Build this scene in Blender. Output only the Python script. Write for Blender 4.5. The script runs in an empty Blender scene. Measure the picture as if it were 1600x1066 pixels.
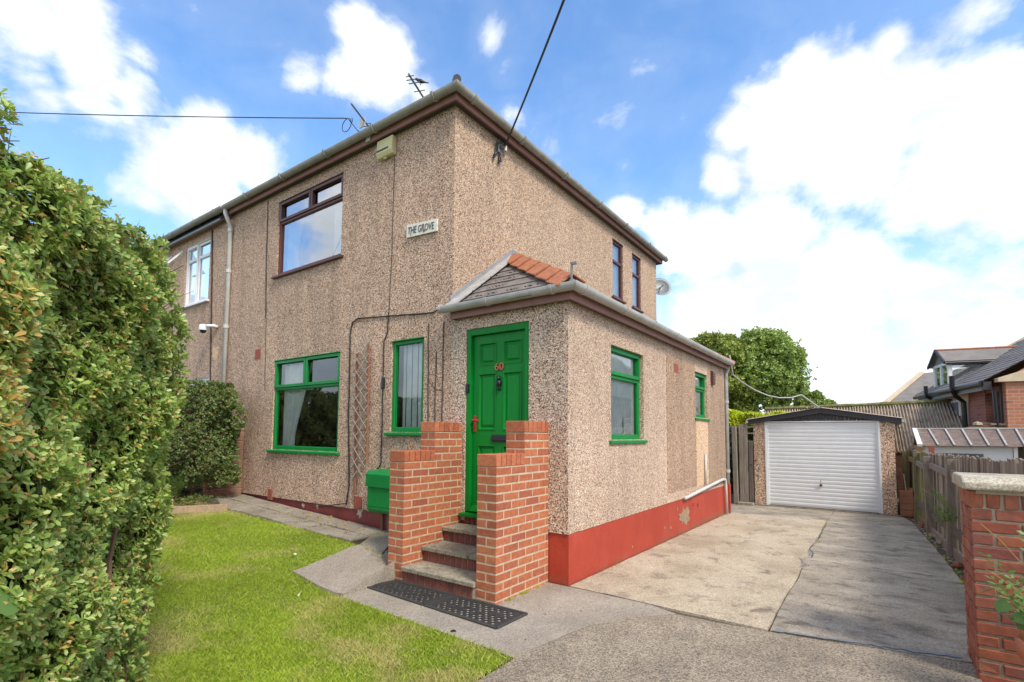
import bpy, bmesh, math, random
import numpy as np
from mathutils import Vector, Matrix
random.seed(7); rng = np.random.default_rng(7)
sc = bpy.context.scene
COL = sc.collection
# ------------------------------------------------------------------ camera
CAM = Vector((3.959, -4.303, 1.433))
yaw, pitch, roll = (math.radians(a) for a in (-35.748, 3.783, 0.438))
fw = Vector((math.sin(yaw)*math.cos(pitch), math.cos(yaw)*math.cos(pitch), math.sin(pitch)))
rt = Vector((math.cos(yaw), -math.sin(yaw), 0)); up = rt.cross(fw)
r2 = rt*math.cos(roll)+up*math.sin(roll); u2 = up*math.cos(roll)-rt*math.sin(roll)
cd = bpy.data.cameras.new('camera'); cam = bpy.data.objects.new('camera', cd); COL.objects.link(cam)
m = Matrix((r2, u2, -fw)).transposed().to_4x4(); m.translation = CAM
cam.matrix_world = m
cd.sensor_width = 36; cd.lens = 793.18*36/1600; cd.shift_y = 0.0582; cd.clip_start = .05; cd.clip_end = 2000
sc.camera = cam
# ------------------------------------------------------------------ light
SUN_EL, SUN_AZ = math.radians(48), math.radians(-20)      # azimuth measured from +x towards +y
sd = Vector((math.cos(SUN_EL)*math.cos(SUN_AZ), math.cos(SUN_EL)*math.sin(SUN_AZ), math.sin(SUN_EL)))
sl = bpy.data.lights.new('sun', 'SUN'); sun = bpy.data.objects.new('sun', sl); COL.objects.link(sun)
sl.energy = 2.3; sl.angle = math.radians(14); sl.color = (1, .93, .82)
sun.rotation_euler = (-sd).to_track_quat('-Z', 'Y').to_euler()
world = bpy.data.worlds.new('World'); sc.world = world; world.use_nodes = True
sc.view_settings.view_transform = 'Standard'; sc.view_settings.look = 'None'
sc.view_settings.exposure = 0.72; sc.view_settings.gamma = 1; sc.view_settings.use_curve_mapping = False

def build_world():
    nt = world.node_tree; N = nt.nodes; L = nt.links
    N.clear()
    def n(t, **k):
        a = N.new(t)
        for x, y in k.items(): setattr(a, x, y)
        return a
    def math_(op, a, b=None, c=None, clamp=False):
        q = n('ShaderNodeMath', operation=op, use_clamp=clamp)
        for i, v in enumerate((a, b, c)):
            if v is None: continue
            if isinstance(v, (int, float)): q.inputs[i].default_value = v
            else: L.new(v, q.inputs[i])
        return q.outputs[0]
    out = n('ShaderNodeOutputWorld'); bg = n('ShaderNodeBackground'); bg.inputs['Strength'].default_value = .125
    sky = n('ShaderNodeTexSky', sky_type='NISHITA', sun_disc=False)
    sky.sun_elevation = SUN_EL; sky.sun_rotation = math.radians(90)-SUN_AZ
    sky.air_density = 1.0; sky.dust_density = .6; sky.ozone_density = 2.5
    hs = n('ShaderNodeHueSaturation'); hs.inputs['Saturation'].default_value = 1.15; hs.inputs['Value'].default_value = 1.6
    L.new(sky.outputs[0], hs.inputs['Color'])
    tc = n('ShaderNodeTexCoord'); d = tc.outputs['Generated']
    # cloud bodies: directions seen in the photograph, given as compass bearing and height
    def dirv(u, v):
        q = fw*793.18 + r2*(u-800) + u2*(626.2-v); q.normalize(); return q
    blobs = [(40,40,.07,.95),(120,20,.055,.85),(130,110,.055,.95),(200,140,.035,.7),(50,120,.045,.85),(215,80,.03,.4),(-80,60,.08,1.0),
             (560,35,.05,.75),(600,105,.075,1.05),(540,125,.05,.7),(470,108,.045,.6),(655,140,.04,.7),(765,55,.045,.7),(790,110,.035,.55),(800,170,.03,.45),
             (340,215,.045,.9),(300,295,.085,1.1),(225,310,.06,1.0),(400,250,.06,.95),(450,215,.04,.5),(330,185,.04,.8),(205,310,.04,.6),
             (1200,140,.06,1.0),(1240,120,.055,1.0),(1160,200,.055,1.0),(1230,220,.09,1.2),(1320,150,.06,1.05),(1340,240,.10,1.2),(1430,170,.07,1.1),(1520,150,.075,1.15),(1590,180,.08,1.1),(1500,250,.09,1.1),(1130,270,.05,.8),(1070,285,.03,.45),
             (980,330,.05,.9),(1040,350,.06,1.0),(1100,400,.09,1.2),(1200,380,.09,1.2),(1320,420,.10,1.2),(1240,480,.12,1.2),(1120,480,.10,1.2),(1580,330,.07,.95),(1500,400,.06,.7),(1570,430,.07,.9),
             (1550,25,.04,.6),(1590,60,.03,.4),(1385,70,.03,.55),(975,265,.02,.5),(1450,480,.1,1.1),(1400,330,.06,.9),(1330,500,.1,1.1),(1530,480,.08,1.0),(1480,320,.06,.85)]
    acc = None
    for (u, v, r, w) in blobs:
        vm = n('ShaderNodeVectorMath', operation='DISTANCE'); L.new(d, vm.inputs[0]); vm.inputs[1].default_value = dirv(u, v)
        mr = n('ShaderNodeMapRange', interpolation_type='SMOOTHSTEP'); L.new(vm.outputs['Value'], mr.inputs['Value'])
        mr.inputs['From Min'].default_value = 0; mr.inputs['From Max'].default_value = r*1.5
        mr.inputs['To Min'].default_value = w; mr.inputs['To Max'].default_value = 0
        acc = mr.outputs[0] if acc is None else math_('SMOOTH_MAX', acc, mr.outputs[0], .12)
    sp = n('ShaderNodeSeparateXYZ'); L.new(d, sp.inputs[0])
    # clouds go on all round the sky outside the view
    nz0 = n('ShaderNodeTexNoise'); nz0.inputs['Scale'].default_value = 2.2; nz0.inputs['Detail'].default_value = 3; L.new(d, nz0.inputs['Vector'])
    vb = n('ShaderNodeVectorMath', operation='DOT_PRODUCT'); L.new(d, vb.inputs[0]); vb.inputs[1].default_value = tuple(fw)
    back = n('ShaderNodeMapRange'); L.new(vb.outputs['Value'], back.inputs['Value'])
    back.inputs['From Min'].default_value = .45; back.inputs['From Max'].default_value = .2
    gen = math_('MULTIPLY', math_('MULTIPLY_ADD', nz0.outputs[0], 3.0, -.95, clamp=True), back.outputs[0])
    acc = math_('MAXIMUM', acc, gen)
    nz = n('ShaderNodeTexNoise'); nz.inputs['Scale'].default_value = 5.5; nz.inputs['Detail'].default_value = 9; nz.inputs['Roughness'].default_value = .58; nz.inputs['Distortion'].default_value = .35
    mp = n('ShaderNodeMapping'); mp.inputs['Scale'].default_value = (1, 1, 1.6); L.new(d, mp.inputs['Vector']); L.new(mp.outputs[0], nz.inputs['Vector'])
    nz2 = n('ShaderNodeTexNoise'); nz2.inputs['Scale'].default_value = 22; nz2.inputs['Detail'].default_value = 6; nz2.inputs['Roughness'].default_value = .6; L.new(d, nz2.inputs['Vector'])
    dens = math_('ADD', acc, math_('MULTIPLY_ADD', nz.outputs[0], 2.1, -1.05))
    dens = math_('ADD', dens, math_('MULTIPLY_ADD', nz2.outputs[0], .5, -.25))
    # low sky: white veil
    hz = n('ShaderNodeMapRange', interpolation_type='SMOOTHSTEP'); L.new(sp.outputs['Z'], hz.inputs['Value'])
    hz.inputs['From Min'].default_value = .02; hz.inputs['From Max'].default_value = .36; hz.inputs['To Min'].default_value = 1.0; hz.inputs['To Max'].default_value = 0
    cov = n('ShaderNodeMapRange', interpolation_type='SMOOTHSTEP'); L.new(dens, cov.inputs['Value'])
    cov.inputs['From Min'].default_value = .2; cov.inputs['From Max'].default_value = .88
    veil = n('ShaderNodeMapRange', interpolation_type='SMOOTHSTEP'); L.new(dens, veil.inputs['Value'])
    veil.inputs['From Min'].default_value = -.35; veil.inputs['From Max'].default_value = .5; veil.inputs['To Max'].default_value = .10
    c1 = math_('MAXIMUM', cov.outputs[0], veil.outputs[0]); c1 = math_('MAXIMUM', c1, hz.outputs[0])
    # cloud body colour: white with faintly blue-grey thick parts
    nz3 = n('ShaderNodeTexNoise'); nz3.inputs['Scale'].default_value = 7; nz3.inputs['Detail'].default_value = 7; nz3.inputs['Roughness'].default_value = .6; L.new(mp.outputs[0], nz3.inputs['Vector'])
    cr = n('ShaderNodeValToRGB'); L.new(nz3.outputs[0], cr.inputs[0])
    cr.color_ramp.elements[0].position = .38; cr.color_ramp.elements[0].color = (4.6, 4.9, 5.3, 1)
    cr.color_ramp.elements[1].position = .56; cr.color_ramp.elements[1].color = (6.2, 6.3, 6.4, 1)
    mx = n('ShaderNodeMix', data_type='RGBA'); L.new(c1, mx.inputs[0]); L.new(hs.outputs[0], mx.inputs[6]); L.new(cr.outputs[0], mx.inputs[7])
    L.new(mx.outputs[2], bg.inputs['Color']); L.new(bg.outputs[0], out.inputs[0])
build_world()

# ------------------------------------------------------------------ materials
MATS = {}
def newmat(name):
    mt = bpy.data.materials.new(name); mt.use_nodes = True
    nt = mt.node_tree; b = nt.nodes['Principled BSDF']; MATS[name] = mt
    return mt, nt, b
def node(nt, t, ins=None, **k):
    a = nt.nodes.new(t)
    for x, y in k.items(): setattr(a, x, y)
    for x, y in (ins or {}).items():
        if hasattr(y, 'node'): nt.links.new(y, a.inputs[x])
        else: a.inputs[x].default_value = y
    return a
def ramp(nt, fac, stops, interp='LINEAR'):
    r = nt.nodes.new('ShaderNodeValToRGB'); nt.links.new(fac, r.inputs[0]); e = r.color_ramp.elements
    r.color_ramp.interpolation = interp
    while len(e) < len(stops): e.new(.5)
    for i, (p, c) in enumerate(stops):
        e[i].position = p; e[i].color = (c[0], c[1], c[2], 1)
    return r.outputs[0]
def mix(nt, f, a, b, mode='MIX'):
    q = nt.nodes.new('ShaderNodeMix'); q.data_type = 'RGBA'; q.blend_type = mode
    for i, v in ((0, f), (6, a), (7, b)):
        if hasattr(v, 'node'): nt.links.new(v, q.inputs[i])
        elif isinstance(v, (int, float)): q.inputs[i].default_value = v
        else: q.inputs[i].default_value = (v[0], v[1], v[2], 1)
    return q.outputs[2]
def coords(nt, scale=(1, 1, 1)):
    tc = nt.nodes.new('ShaderNodeTexCoord'); mp = node(nt, 'ShaderNodeMapping', {'Scale': scale})
    nt.links.new(tc.outputs['Object'], mp.inputs['Vector']); return mp.outputs[0]
def noise(nt, vec, scale, detail=4, rough=.5, dist=0):
    return node(nt, 'ShaderNodeTexNoise', {'Vector': vec, 'Scale': scale, 'Detail': detail, 'Roughness': rough, 'Distortion': dist}).outputs[0]
def bump(nt, b, h, s, dist=.01):
    q = node(nt, 'ShaderNodeBump', {'Height': h, 'Strength': s, 'Distance': dist}); nt.links.new(q.outputs[0], b.inputs['Normal'])

def simple(name, c, rough=.5, var=.12, nscale=6, bmp=.1, bscale=60, metal=0, dirt=None, dirt_amt=.5, stretch=(1, 1, 1), spec=.5):
    mt, nt, b = newmat(name); v = coords(nt, stretch)
    f = noise(nt, v, nscale, 6, .6)
    lo = [x*(1-var) for x in c]; hi = [min(1, x*(1+var)) for x in c]
    col = ramp(nt, f, [(.3, lo), (.7, hi)])
    if dirt:
        g = noise(nt, v, nscale*2.7, 8, .7, .6)
        gm = node(nt, 'ShaderNodeMapRange', {'Value': g, 'From Min': .52, 'From Max': .72, 'To Max': dirt_amt}).outputs[0]
        col = mix(nt, gm, col, dirt)
    nt.links.new(col, b.inputs['Base Color'])
    b.inputs['Roughness'].default_value = rough; b.inputs['Metallic'].default_value = metal; b.inputs['Specular IOR Level'].default_value = spec
    if bmp: bump(nt, b, noise(nt, v, bscale, 4, .6), bmp, .005)
    return mt

def pebble(name, tone=(1, 1, 1), scale=108, dark=.16, stain=.25):
    mt, nt, b = newmat(name); v = coords(nt)
    vo = node(nt, 'ShaderNodeTexVoronoi', {'Vector': v, 'Scale': scale})
    sep = node(nt, 'ShaderNodeSeparateColor', {0: vo.outputs['Color']})
    T = lambda c: tuple(x*t for x, t in zip(c, tone))
    col = ramp(nt, sep.outputs[0], [(0, T((.03, .018, .015))), (dark, T((.20, .115, .08))), (dark+.12, T((.47, .30, .20))), (.55, T((.58, .41, .29))),
                                    (.72, T((.66, .50, .36))), (.86, T((.90, .80, .66))), (1, T((.50, .34, .20)))], 'CONSTANT' if False else 'LINEAR')
    gap = node(nt, 'ShaderNodeMapRange', {'Value': vo.outputs['Distance'], 'From Min': .5, 'From Max': .9, 'To Max': .35}).outputs[0]
    col = mix(nt, gap, col, T((.30, .20, .14)))
    big = noise(nt, coords(nt, (1, 1, .55)), .9, 7, .62, .3)
    fine_ = noise(nt, coords(nt, (1.6, 1.6, .22)), 2.6, 8, .65, .2)
    big = node(nt, 'ShaderNodeMath', {0: node(nt, 'ShaderNodeMath', {0: big, 1: fine_}, operation='ADD').outputs[0], 1: .5}, operation='MULTIPLY').outputs[0]
    st = node(nt, 'ShaderNodeMapRange', {'Value': big, 'From Min': .38, 'From Max': .62, 'To Min': 1-stain, 'To Max': 1.08}).outputs[0]
    col = mix(nt, 1.0, col, node(nt, 'ShaderNodeCombineColor', {0: st, 1: st, 2: st}).outputs[0], 'MULTIPLY')
    nt.links.new(col, b.inputs['Base Color']); b.inputs['Roughness'].default_value = .85
    inv = node(nt, 'ShaderNodeMath', {0: 1.0, 1: vo.outputs['Distance']}, operation='SUBTRACT').outputs[0]
    bump(nt, b, inv, .55, .01)
    return mt

def brickmat(name, cols, blotch=None, amt=.5, bm=.35):
    mt, nt, b = newmat(name); v = coords(nt)
    oi = nt.nodes.new('ShaderNodeObjectInfo')
    k = len(cols)-1
    base = ramp(nt, oi.outputs['Random'], [(i/k, c) for i, c in enumerate(cols)])
    geo = nt.nodes.new('ShaderNodeNewGeometry')
    mp = node(nt, 'ShaderNodeMapping', {'Vector': geo.outputs['Position']})
    g = noise(nt, mp.outputs[0], 28, 6, .65)
    sh = node(nt, 'ShaderNodeMapRange', {'Value': g, 'From Min': .3, 'From Max': .7, 'To Min': .72, 'To Max': 1.2}).outputs[0]
    col = mix(nt, 1.0, base, node(nt, 'ShaderNodeCombineColor', {0: sh, 1: sh, 2: sh}).outputs[0], 'MULTIPLY')
    if blotch:
        g2 = noise(nt, mp.outputs[0], 13, 8, .72, .5)
        f = node(nt, 'ShaderNodeMapRange', {'Value': g2, 'From Min': .55, 'From Max': .7, 'To Max': amt}).outputs[0]
        col = mix(nt, f, col, blotch)
    nt.links.new(col, b.inputs['Base Color']); b.inputs['Roughness'].default_value = .85
    bump(nt, b, noise(nt, mp.outputs[0], 130, 5, .7), bm, .004)
    return mt

def concrete(name, c1, c2, c3, sc1=1.2, stretch=(1, 1, 1), grit=.35, dark=(.12, .11, .1), damt=.7, dthr=.56, crack=False):
    mt, nt, b = newmat(name); v = coords(nt, stretch); v1 = coords(nt)
    col = ramp(nt, noise(nt, v, sc1, 9, .62, .25), [(.28, c1), (.5, c2), (.72, c3)])
    g = noise(nt, v, sc1*3.1, 10, .68, .4)
    f = node(nt, 'ShaderNodeMapRange', {'Value': g, 'From Min': dthr, 'From Max': dthr+.14, 'To Max': damt}).outputs[0]
    col = mix(nt, f, col, dark)
    vo = node(nt, 'ShaderNodeTexVoronoi', {'Vector': v1, 'Scale': 130})
    s = node(nt, 'ShaderNodeSeparateColor', {0: vo.outputs['Color']})
    gr = node(nt, 'ShaderNodeMapRange', {'Value': s.outputs[0], 'To Min': 1-grit, 'To Max': 1+grit}).outputs[0]
    col = mix(nt, 1.0, col, node(nt, 'ShaderNodeCombineColor', {0: gr, 1: gr, 2: gr}).outputs[0], 'MULTIPLY')
    vs = node(nt, 'ShaderNodeTexVoronoi', {'Vector': v1, 'Scale': 22})
    ss = node(nt, 'ShaderNodeSeparateColor', {0: vs.outputs['Color']})
    sp = node(nt, 'ShaderNodeMath', {0: ss.outputs[1], 1: .93}, operation='GREATER_THAN').outputs[0]
    sd_ = node(nt, 'ShaderNodeMath', {0: vs.outputs['Distance'], 1: .16}, operation='LESS_THAN').outputs[0]
    sm = node(nt, 'ShaderNodeMath', {0: sp, 1: sd_}, operation='MULTIPLY').outputs[0]
    sm = node(nt, 'ShaderNodeMath', {0: sm, 1: .7}, operation='MULTIPLY').outputs[0]
    col = mix(nt, sm, col, (.07, .055, .045))
    if crack:
        vc = node(nt, 'ShaderNodeTexVoronoi', {'Vector': node(nt, 'ShaderNodeVectorMath', {0: v1, 1: node(nt, 'ShaderNodeVectorMath', {0: node(nt, 'ShaderNodeTexNoise', {'Vector': v1, 'Scale': 3., 'Detail': 6}).outputs['Color'], 1: (.5, .5, .5)}, operation='MULTIPLY').outputs[0]}, operation='ADD').outputs[0], 'Scale': .55}, feature='DISTANCE_TO_EDGE')
        cf = node(nt, 'ShaderNodeMapRange', {'Value': vc.outputs['Distance'], 'From Min': .0025, 'From Max': .008, 'To Min': .6, 'To Max': 0}).outputs[0]
        col = mix(nt, cf, col, (.09, .08, .07))
    nt.links.new(col, b.inputs['Base Color']); b.inputs['Roughness'].default_value = .88
    h = node(nt, 'ShaderNodeMath', {0: noise(nt, v1, 90, 6, .7), 1: noise(nt, v1, 7, 5, .6)}, operation='ADD').outputs[0]
    bump(nt, b, h, .45, .008)
    return mt

def leafmat(name, stops, rough=.45, trans=.25, patch=None, noise_sc=1.3):
    mt, nt, b = newmat(name)
    geo = nt.nodes.new('ShaderNodeNewGeometry')
    col = ramp(nt, geo.outputs['Random Per Island'], stops)
    g = noise(nt, geo.outputs['Position'], noise_sc, 5, .6)
    sh = node(nt, 'ShaderNodeMapRange', {'Value': g, 'From Min': .3, 'From Max': .7, 'To Min': .78, 'To Max': 1.2}).outputs[0]
    col = mix(nt, 1.0, col, node(nt, 'ShaderNodeCombineColor', {0: sh, 1: sh, 2: sh}).outputs[0], 'MULTIPLY')
    if patch:
        pc, thr, amt, s = patch
        f = node(nt, 'ShaderNodeMapRange', {'Value': noise(nt, geo.outputs['Position'], s, 6, .6, .3), 'From Min': thr, 'From Max': thr+.14, 'To Max': amt}).outputs[0]
        col = mix(nt, f, col, pc)
    nt.links.new(col, b.inputs['Base Color']); b.inputs['Roughness'].default_value = rough
    tr = nt.nodes.new('ShaderNodeBsdfTranslucent'); nt.links.new(col, tr.inputs['Color'])
    mx = nt.nodes.new('ShaderNodeMixShader'); mx.inputs[0].default_value = trans
    nt.links.new(b.outputs[0], mx.inputs[1]); nt.links.new(tr.outputs[0], mx.inputs[2])
    nt.links.new(mx.outputs[0], nt.nodes['Material Output'].inputs['Surface'])
    return mt

def glassmat(name, refl=.12, tint=(.9, .95, .95)):
    mt, nt, b = newmat(name); nt.nodes.remove(b)
    fr = node(nt, 'ShaderNodeFresnel', {'IOR': 1.5}).outputs[0]
    f = node(nt, 'ShaderNodeMath', {0: fr, 1: 1.6, 2: refl}, operation='MULTIPLY_ADD', use_clamp=True).outputs[0]
    gl = node(nt, 'ShaderNodeBsdfGlossy', {'Roughness': .015, 'Color': (.95, .97, 1, 1)})
    w = noise(nt, coords(nt), 1.6, 2, .5); bp = node(nt, 'ShaderNodeBump', {'Height': w, 'Strength': .12, 'Distance': .02})
    nt.links.new(bp.outputs[0], gl.inputs['Normal'])
    tr = node(nt, 'ShaderNodeBsdfTransparent', {'Color': tint+(1,)})
    mx = nt.nodes.new('ShaderNodeMixShader'); nt.links.new(f, mx.inputs[0]); nt.links.new(tr.outputs[0], mx.inputs[1]); nt.links.new(gl.outputs[0], mx.inputs[2])
    nt.links.new(mx.outputs[0], nt.nodes['Material Output'].inputs['Surface']); return mt

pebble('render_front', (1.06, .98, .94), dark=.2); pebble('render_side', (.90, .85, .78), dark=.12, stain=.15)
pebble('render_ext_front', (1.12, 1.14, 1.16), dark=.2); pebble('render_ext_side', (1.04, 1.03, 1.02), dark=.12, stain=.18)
pebble('render_patch', (.84, .76, .68), dark=.17); pebble('render_smooth', (1.2, 1.12, .95), dark=.03, stain=.1)
pebble('render_garage', (1.15, 1.05, .97), scale=70, dark=.16)
simple('room_dark', (.10, .095, .09), .9, bmp=0); simple('room_wall', (.42, .40, .36), .9, bmp=0)
def redplinth(name, c1, c2, chip):
    mt, nt, b = newmat(name); v = coords(nt)
    col = ramp(nt, noise(nt, v, 2.2, 7, .6), [(.3, c1), (.7, c2)])
    f = node(nt, 'ShaderNodeMapRange', {'Value': noise(nt, v, 7, 9, .75, .4), 'From Min': .66, 'From Max': .7, 'To Max': .75}).outputs[0]
    col = mix(nt, f, col, chip)
    fd = node(nt, 'ShaderNodeMapRange', {'Value': noise(nt, coords(nt, (1, 1, .5)), 1.7, 8, .7, .5), 'From Min': .5, 'From Max': .72, 'To Max': .55}).outputs[0]
    col = mix(nt, fd, col, [min(1, q*1.25+.03) for q in c2])
    zz = node(nt, 'ShaderNodeSeparateXYZ', {0: v}).outputs['Z']
    mud = node(nt, 'ShaderNodeMath', {0: noise(nt, v, 9, 7, .7), 1: node(nt, 'ShaderNodeMapRange', {'Value': zz, 'From Min': -.05, 'From Max': .16, 'To Min': .28, 'To Max': -.25}).outputs[0]}, operation='ADD').outputs[0]
    mud = node(nt, 'ShaderNodeMapRange', {'Value': mud, 'From Min': .55, 'From Max': .75, 'To Max': .6}).outputs[0]
    col = mix(nt, mud, col, (.20, .12, .075))
    nt.links.new(col, b.inputs['Base Color']); b.inputs['Roughness'].default_value = .55
    bump(nt, b, noise(nt, v, 25, 7, .65), .4, .01)
redplinth('plinth_red', (.36, .038, .018), (.44, .055, .028), (.25, .10, .07))
redplinth('plinth_dark', (.16, .03, .03), (.24, .045, .04), (.12, .10, .09))
simple('plinth_bare', (.33, .23, .14), .9, var=.3, nscale=20, bmp=.6)
simple('green_paint', (.004, .21, .04), .42, spec=.3, var=.14, nscale=3, bmp=.12, dirt=(.03, .11, .03), dirt_amt=.45)
simple('green_door', (.001, .20, .022), .45, spec=.25, var=.12, nscale=3, bmp=.10, stretch=(3, 3, .6))
simple('brown_upvc', (.10, .032, .026), .4); simple('white_upvc', (.78, .78, .78), .35, var=.04)
simple('fascia_brown', (.27, .13, .10), .5, var=.18, nscale=4, dirt=(.10, .07, .06), dirt_amt=.5)
simple('fascia_black', (.035, .033, .035), .5); simple('black_paint', (.012, .012, .016), .35)
simple('gutter_grey', (.30, .29, .25), .6, var=.22, nscale=5, dirt=(.14, .15, .09), dirt_amt=.6)
simple('gutter_light', (.42, .41, .38), .5, var=.15, nscale=5, dirt=(.2, .2, .15), dirt_amt=.4)
simple('pipe_white', (.55, .54, .50), .5, var=.12, dirt=(.25, .23, .2), dirt_amt=.4)
simple('soffit', (.06, .05, .045), .8); simple('slate_brown', (.19, .16, .14), .85, var=.3, nscale=7, dirt=(.02, .018, .01), dirt_amt=.5, bmp=.35)
simple('slate_grey', (.13, .12, .12), .8, var=.25, nscale=5, bmp=.3)
simple('moss', (.035, .028, .014), 1, var=.5, nscale=30, bmp=.8)
simple('tile_orange', (.42, .15, .07), .8, var=.2, nscale=14, dirt=(.09, .05, .03), dirt_amt=1.0, bmp=.35)
simple('mortar', (.50, .41, .28), .95, var=.2, nscale=20, bmp=.5); simple('mortar_old', (.42, .36, .26), .95, var=.25, nscale=20, bmp=.6)
simple('lead', (.27, .27, .28), .55, var=.18, nscale=6, dirt=(.20, .19, .18), dirt_amt=.5, bmp=.25)
simple('cement_fillet', (.38, .36, .33), .9, var=.2, nscale=8, bmp=.4)
brickmat('brick_new', [(.47, .145, .06), (.41, .12, .052), (.50, .165, .07), (.44, .135, .06), (.34, .095, .048)], (.24, .07, .05), .45)
brickmat('brick_old', [(.36, .105, .055), (.30, .08, .045), (.42, .14, .07), (.25, .075, .055), (.38, .115, .05)], (.17, .13, .10), .85, .9)
brickmat('brick_riser', [(.20, .06, .045), (.27, .085, .055), (.16, .05, .045)], (.09, .06, .05), .6)
concrete('slab_light', (.30, .235, .155), (.44, .36, .25), (.54, .455, .33), 1.3, (1.0, .9, 1), .35, (.17, .13, .09), .85, .54)
concrete('slab_grey', (.24, .20, .15), (.33, .28, .21), (.48, .41, .31), 1.5, (.8, 1.3, 1), .35, (.13, .105, .08), .85, .50)
concrete('slab_front', (.20, .16, .115), (.26, .21, .15), (.34, .28, .20), 2.2, (1, 1, 1), .6, (.19, .17, .14), .5, .6)
concrete('path_concrete', (.24, .20, .155), (.30, .255, .20), (.38, .33, .26), 1.6, (1, 1, 1), .3, (.22, .2, .17), .5, .62)
concrete('paving', (.18, .15, .11), (.26, .22, .165), (.34, .29, .22), 2.5, (1, 1, 1), .3, (.10, .085, .05), .7, .54)
concrete('step_stone', (.22, .19, .14), (.30, .26, .19), (.37, .32, .23), 5, (1, 1, 1), .4, (.10, .09, .06), .7, .52)
concrete('coping_stone', (.36, .31, .23), (.46, .40, .30), (.52, .46, .36), 5, (1, 1, 1), .35, (.18, .16, .12), .6, .58)
simple('joint_dirt', (.09, .07, .045), 1, var=.4, nscale=20, bmp=.6); simple('soil', (.10, .075, .05), 1, var=.5, nscale=14, bmp=.9, bscale=30)
simple('tar', (.20, .20, .215), .6, var=.3, nscale=12)
simple('rubber', (.030, .028, .028), .75, var=.3, nscale=20, bmp=.4); simple('rubber_edge', (.05, .05, .045), .7)
simple('ground_grass', (.12, .17, .03), 1, var=.35, nscale=5, bmp=.8, bscale=120, dirt=(.24, .20, .08), dirt_amt=.5)
simple('far_ground', (.13, .14, .08), 1, var=.4, nscale=.2, bmp=0)
simple('wood_grey', (.25, .205, .16), .9, var=.35, nscale=5, stretch=(6, 6, .7), bmp=.6, dirt=(.09, .07, .06), dirt_amt=.6)
simple('wood_green', (.17, .155, .075), .9, var=.35, nscale=5, stretch=(6, 6, .7), bmp=.6, dirt=(.06, .06, .03), dirt_amt=.6)
simple('wood_dark', (.14, .11, .09), .9, var=.3, nscale=5, stretch=(6, 6, .7), bmp=.6)
simple('wood_tan', (.36, .25, .15), .8, var=.25, nscale=4, stretch=(1, 6, 6)); simple('wood_red', (.27, .115, .065), .8, var=.25, nscale=4, stretch=(1, 5, 8), dirt=(.14, .08, .05))
simple('door_white', (.80, .80, .79), .35, var=.03, bmp=0); simple('white_frame', (.74, .74, .72), .4, var=.05)
simple('cable_black', (.018, .016, .015), .6); simple('cable_brown', (.05, .035, .03), .8); simple('crack_fill', (.10, .07, .05), 1, bmp=.5)
simple('metal_grey', (.20, .22, .22), .5, metal=.3); simple('brass', (.20, .12, .05), .4, metal=.7)
simple('red_paint', (.50, .018, .02), .35); simple('copper_red', (.50, .13, .06), .45); simple('box_cream', (.60, .55, .28), .5)
simple('sign_white', (.72, .70, .58), .5, dirt=(.35, .2, .1), dirt_amt=.5, nscale=8); simple('sign_letter', (.05, .055, .075), .5); simple('rust', (.30, .09, .04), .9, var=.4, nscale=60)
simple('terracotta', (.50, .17, .08), .75, dirt=(.35, .25, .2), dirt_amt=.3); simple('air_brick', (.30, .075, .045), .85, var=.2, nscale=30, bmp=.4)
simple('block_brown', (.25, .13, .085), .9, var=.3, nscale=10, bmp=.5)
simple('curtain', (.85, .83, .76), .9, bmp=0); simple('blind', (.80, .80, .74), .8, bmp=0)
simple('white_wall', (.72, .71, .68), .8, var=.08, nscale=3); simple('cream_wall', (.55, .46, .31), .8, var=.15)
simple('asbestos', (.40, .32, .24), .95, var=.35, nscale=4, dirt=(.06, .04, .028), dirt_amt=1.0, bmp=.5, bscale=50)
simple('moss_strip', (.15, .14, .05), 1, var=.5, nscale=9, bmp=.8, dirt=(.06, .05, .03)); simple('tile_far', (.17, .12, .095), .9, var=.35, nscale=9, dirt=(.07, .045, .035), dirt_amt=.7)
simple('slate_far', (.20, .175, .155), .75, var=.2, nscale=2.5, bmp=.2); simple('stone_cream', (.58, .47, .32), .85, var=.15)
simple('bark', (.09, .07, .05), .95, var=.3, nscale=10, bmp=.6); simple('twig', (.16, .09, .05), .8)
simple('bird_black', (.012, .012, .016), .4)
glassmat('glass', .06); glassmat('glass_up', .42); glassmat('glass_far', .25)
leafmat('hedge_leaf', [(0, (.19, .30, .055)), (.3, (.29, .43, .085)), (.6, (.43, .56, .13)), (.90, (.58, .66, .22)), (.96, (.62, .50, .12)), (.98, (.60, .28, .07)), (1, (.42, .20, .07))], .36, .35)
leafmat('hedge_bud', [(0, (.55, .26, .07)), (.5, (.62, .46, .16)), (.8, (.60, .56, .22)), (1, (.40, .14, .05))], .5, .25)
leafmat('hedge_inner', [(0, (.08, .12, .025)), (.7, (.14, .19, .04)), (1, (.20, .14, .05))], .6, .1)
leafmat('bush_leaf', [(0, (.06, .10, .025)), (.5, (.11, .17, .04)), (.88, (.18, .24, .06)), (.95, (.32, .18, .06)), (1, (.30, .36, .06))], .45, .2)
leafmat('tree_leaf', [(0, (.16, .25, .05)), (.5, (.29, .40, .085)), (1, (.45, .53, .14))], .5, .25, noise_sc=.8)
leafmat('tree_leaf_light', [(0, (.16, .21, .03)), (.5, (.27, .34, .06)), (1, (.42, .45, .09))], .5, .3, noise_sc=.8)
leafmat('conifer_leaf', [(0, (.34, .42, .012)), (.5, (.58, .66, .02)), (1, (.72, .74, .05))], .6, .3)
leafmat('conifer_dark', [(0, (.03, .055, .012)), (1, (.07, .11, .02))], .6, .15)
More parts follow.
